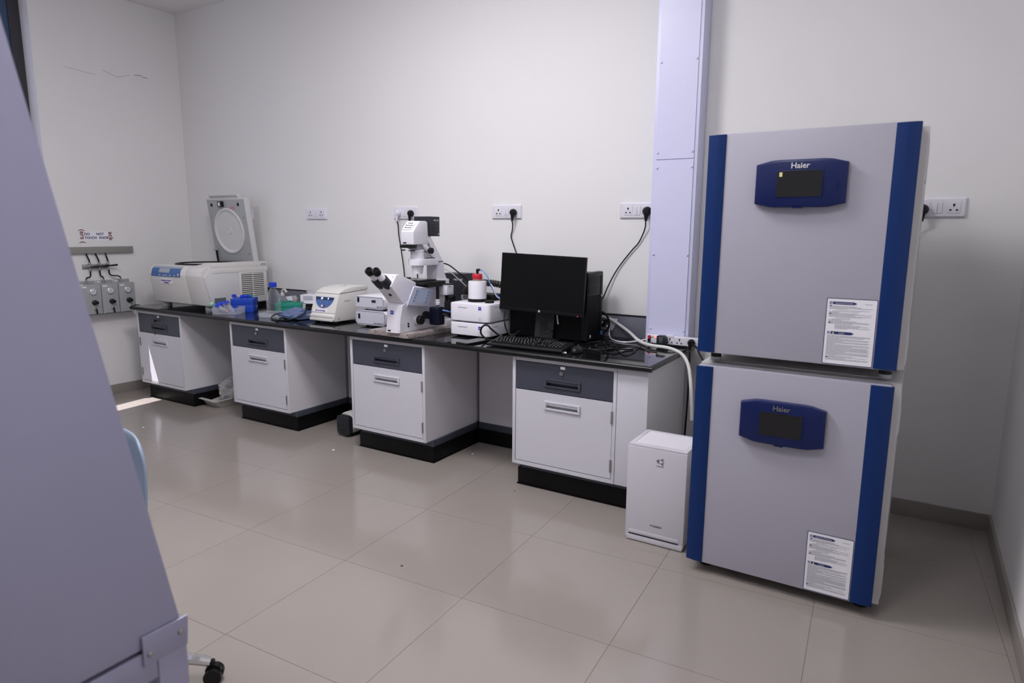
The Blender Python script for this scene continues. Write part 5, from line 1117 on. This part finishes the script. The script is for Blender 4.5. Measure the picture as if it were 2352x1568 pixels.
# ------------------------------------------------------------------ safety cabinet in the foreground and the chair in front of it
t = thing('safety_cabinet', 'large lavender grey safety cabinet with slanted front on a steel stand', 'cabinet', (4.05, -3.45, 0))
prof = [(-3.90, 0.672), (-3.080, 0.672), (-3.086, 0.705), (-3.336, 2.10), (-3.90, 2.10)]
obj('side_panel', MB().prism(prof, 'x', 4.630, 4.650, 0.002), 'hood', t)
obj('side_panel', MB().prism(prof, 'x', 3.400, 3.420, 0.002), 'hood', t)
obj('work_deck', MB().box(3.42, 4.63, -3.90, -3.09, 0.672, 0.76), 'steel', t)
obj('rear_wall', MB().box(3.42, 4.63, -3.90, -3.86, 0.76, 2.10), 'hood', t)
obj('top_housing', MB().prism([(-3.86, 1.45), (-3.23, 1.45), (-3.34, 2.095), (-3.86, 2.095)], 'x', 3.42, 4.63), 'hood', t)
obj('glass_sash', MB().prism([(-3.155, 1.00), (-3.161, 1.00), (-3.243, 1.47), (-3.237, 1.47)], 'x', 3.43, 4.62), 'glass', t)
for x0, x1 in ((4.596, 4.652), (3.398, 3.454)):
    for y0, y1 in ((-3.132, -3.076), (-3.88, -3.82)):
        obj('leg', MB().box(x0, x1, y0, y1, 0.0, 0.668, 0.003), 'hood', t)
    obj('rail', MB().box(x0 + 0.004, x1 - 0.001, -3.82, -3.132, 0.604, 0.664, 0.003), 'hood', t)
obj('rail', MB().box(3.454, 4.596, -3.875, -3.83, 0.604, 0.664, 0.003), 'hood', t)
b = obj('bracket', MB().prism([(-3.158, 0.640), (-3.076, 0.640), (-3.072, 0.697), (-3.158, 0.697)], 'x', 4.6515, 4.6555, 0.001), 'hood', t)
for y, z in ((-3.146, 0.659), (-3.088, 0.671)): obj('bolt', MB().lathe([(0.0055, 0), (0.0055, 0.002), (0.0035, 0.004)], (4.6552, y, z), (1, 0, 0), 12), 'steel', b)

t = thing('lab_chair', 'pale blue shell chair on chrome castor base by safety cabinet', 'chair', (3.715, -2.86, 0), R(0))
sh = []
for i in range(13):
    f = i / 12
    # shell cross-sections from the seat's front lip to the top of the back
    if f < 0.5: y, z = -0.24 + f * 0.72, 0.43 - 0.03 * math.sin(f * 6.2)
    else: g = (f - 0.5) / 0.5; y, z = 0.12 + 0.055 * math.sin(g * 1.6), 0.41 + 0.40 * g
    w = 0.205 if f < 0.5 else 0.222 - 0.036 * (f - 0.5) / 0.5 - (0.02 if f > 0.95 else 0)
    row = []
    for u in (-1, -0.85, -0.5, 0, 0.5, 0.85, 1):
        cur = 0.045 * u * u
        row.append((u * w, y - (cur if f > 0.5 else 0), z + (cur if f <= 0.5 else 0) - (0.02 * abs(u) ** 4 if f > 0.95 else 0)))
    sh.append(row)
bs = bmesh.new(); V = [[bs.verts.new(p) for p in r] for r in sh]
for i in range(12):
    for j in range(6): bs.faces.new((V[i][j], V[i][j + 1], V[i + 1][j + 1], V[i + 1][j]))
m = MB(); m._take(bs)
for v in m.bm.verts: v.co.x += 0.020
so = obj('shell', m, 'chair', t, 60)
md = so.modifiers.new('thick', 'SOLIDIFY'); md.thickness = 0.014; md.offset = 0
md = so.modifiers.new('smooth', 'SUBSURF'); md.levels = 2; md.render_levels = 2
obj('gas_lift', MB().lathe([(0.09, 0.405), (0.09, 0.39), (0.02, 0.38), (0.02, 0.22), (0.028, 0.22), (0.028, 0.085)], (0, 0, 0), n=20), 'chrome', t)
for k in range(5):
    an = R(42 + 72 * k); ux, uy = math.cos(an), math.sin(an)
    obj('leg', MB().tube([(ux * 0.02, uy * 0.02, 0.125), (ux * 0.16, uy * 0.16, 0.115), (ux * 0.30, uy * 0.30, 0.088), (ux * 0.365, uy * 0.365, 0.070)], lambda f: 0.022 - 0.007 * f, 10), 'chrome', t)
    cz = obj('castor', MB().cyl((ux * 0.372 - uy * 0.024, uy * 0.372 + ux * 0.024, 0.027), (ux * 0.372 - uy * 0.006, uy * 0.372 + ux * 0.006, 0.027), 0.027, n=20).cyl((ux * 0.372 + uy * 0.024, uy * 0.372 - ux * 0.024, 0.027), (ux * 0.372 + uy * 0.006, uy * 0.372 - ux * 0.006, 0.027), 0.027, n=20).cyl((ux * 0.372 - uy * 0.01, uy * 0.372 + ux * 0.01, 0.04), (ux * 0.372 + uy * 0.01, uy * 0.372 - ux * 0.01, 0.04), 0.024, n=16).cyl((ux * 0.37, uy * 0.37, 0.04), (ux * 0.37, uy * 0.37, 0.075), 0.009, n=10), 'blk', t)

# lettering becomes plain mesh
bpy.context.view_layer.update()
_dg = bpy.context.evaluated_depsgraph_get()
_new = []
for o in FONTS:
    me = bpy.data.meshes.new_from_object(o.evaluated_get(_dg)); _new.append((o, me))
for o, me in _new:
    n = bpy.data.objects.new('tmp', me); COL.objects.link(n)
    n.parent = o.parent; n.matrix_basis = o.matrix_basis.copy()
    bpy.data.objects.remove(o); n.name = 'lettering'
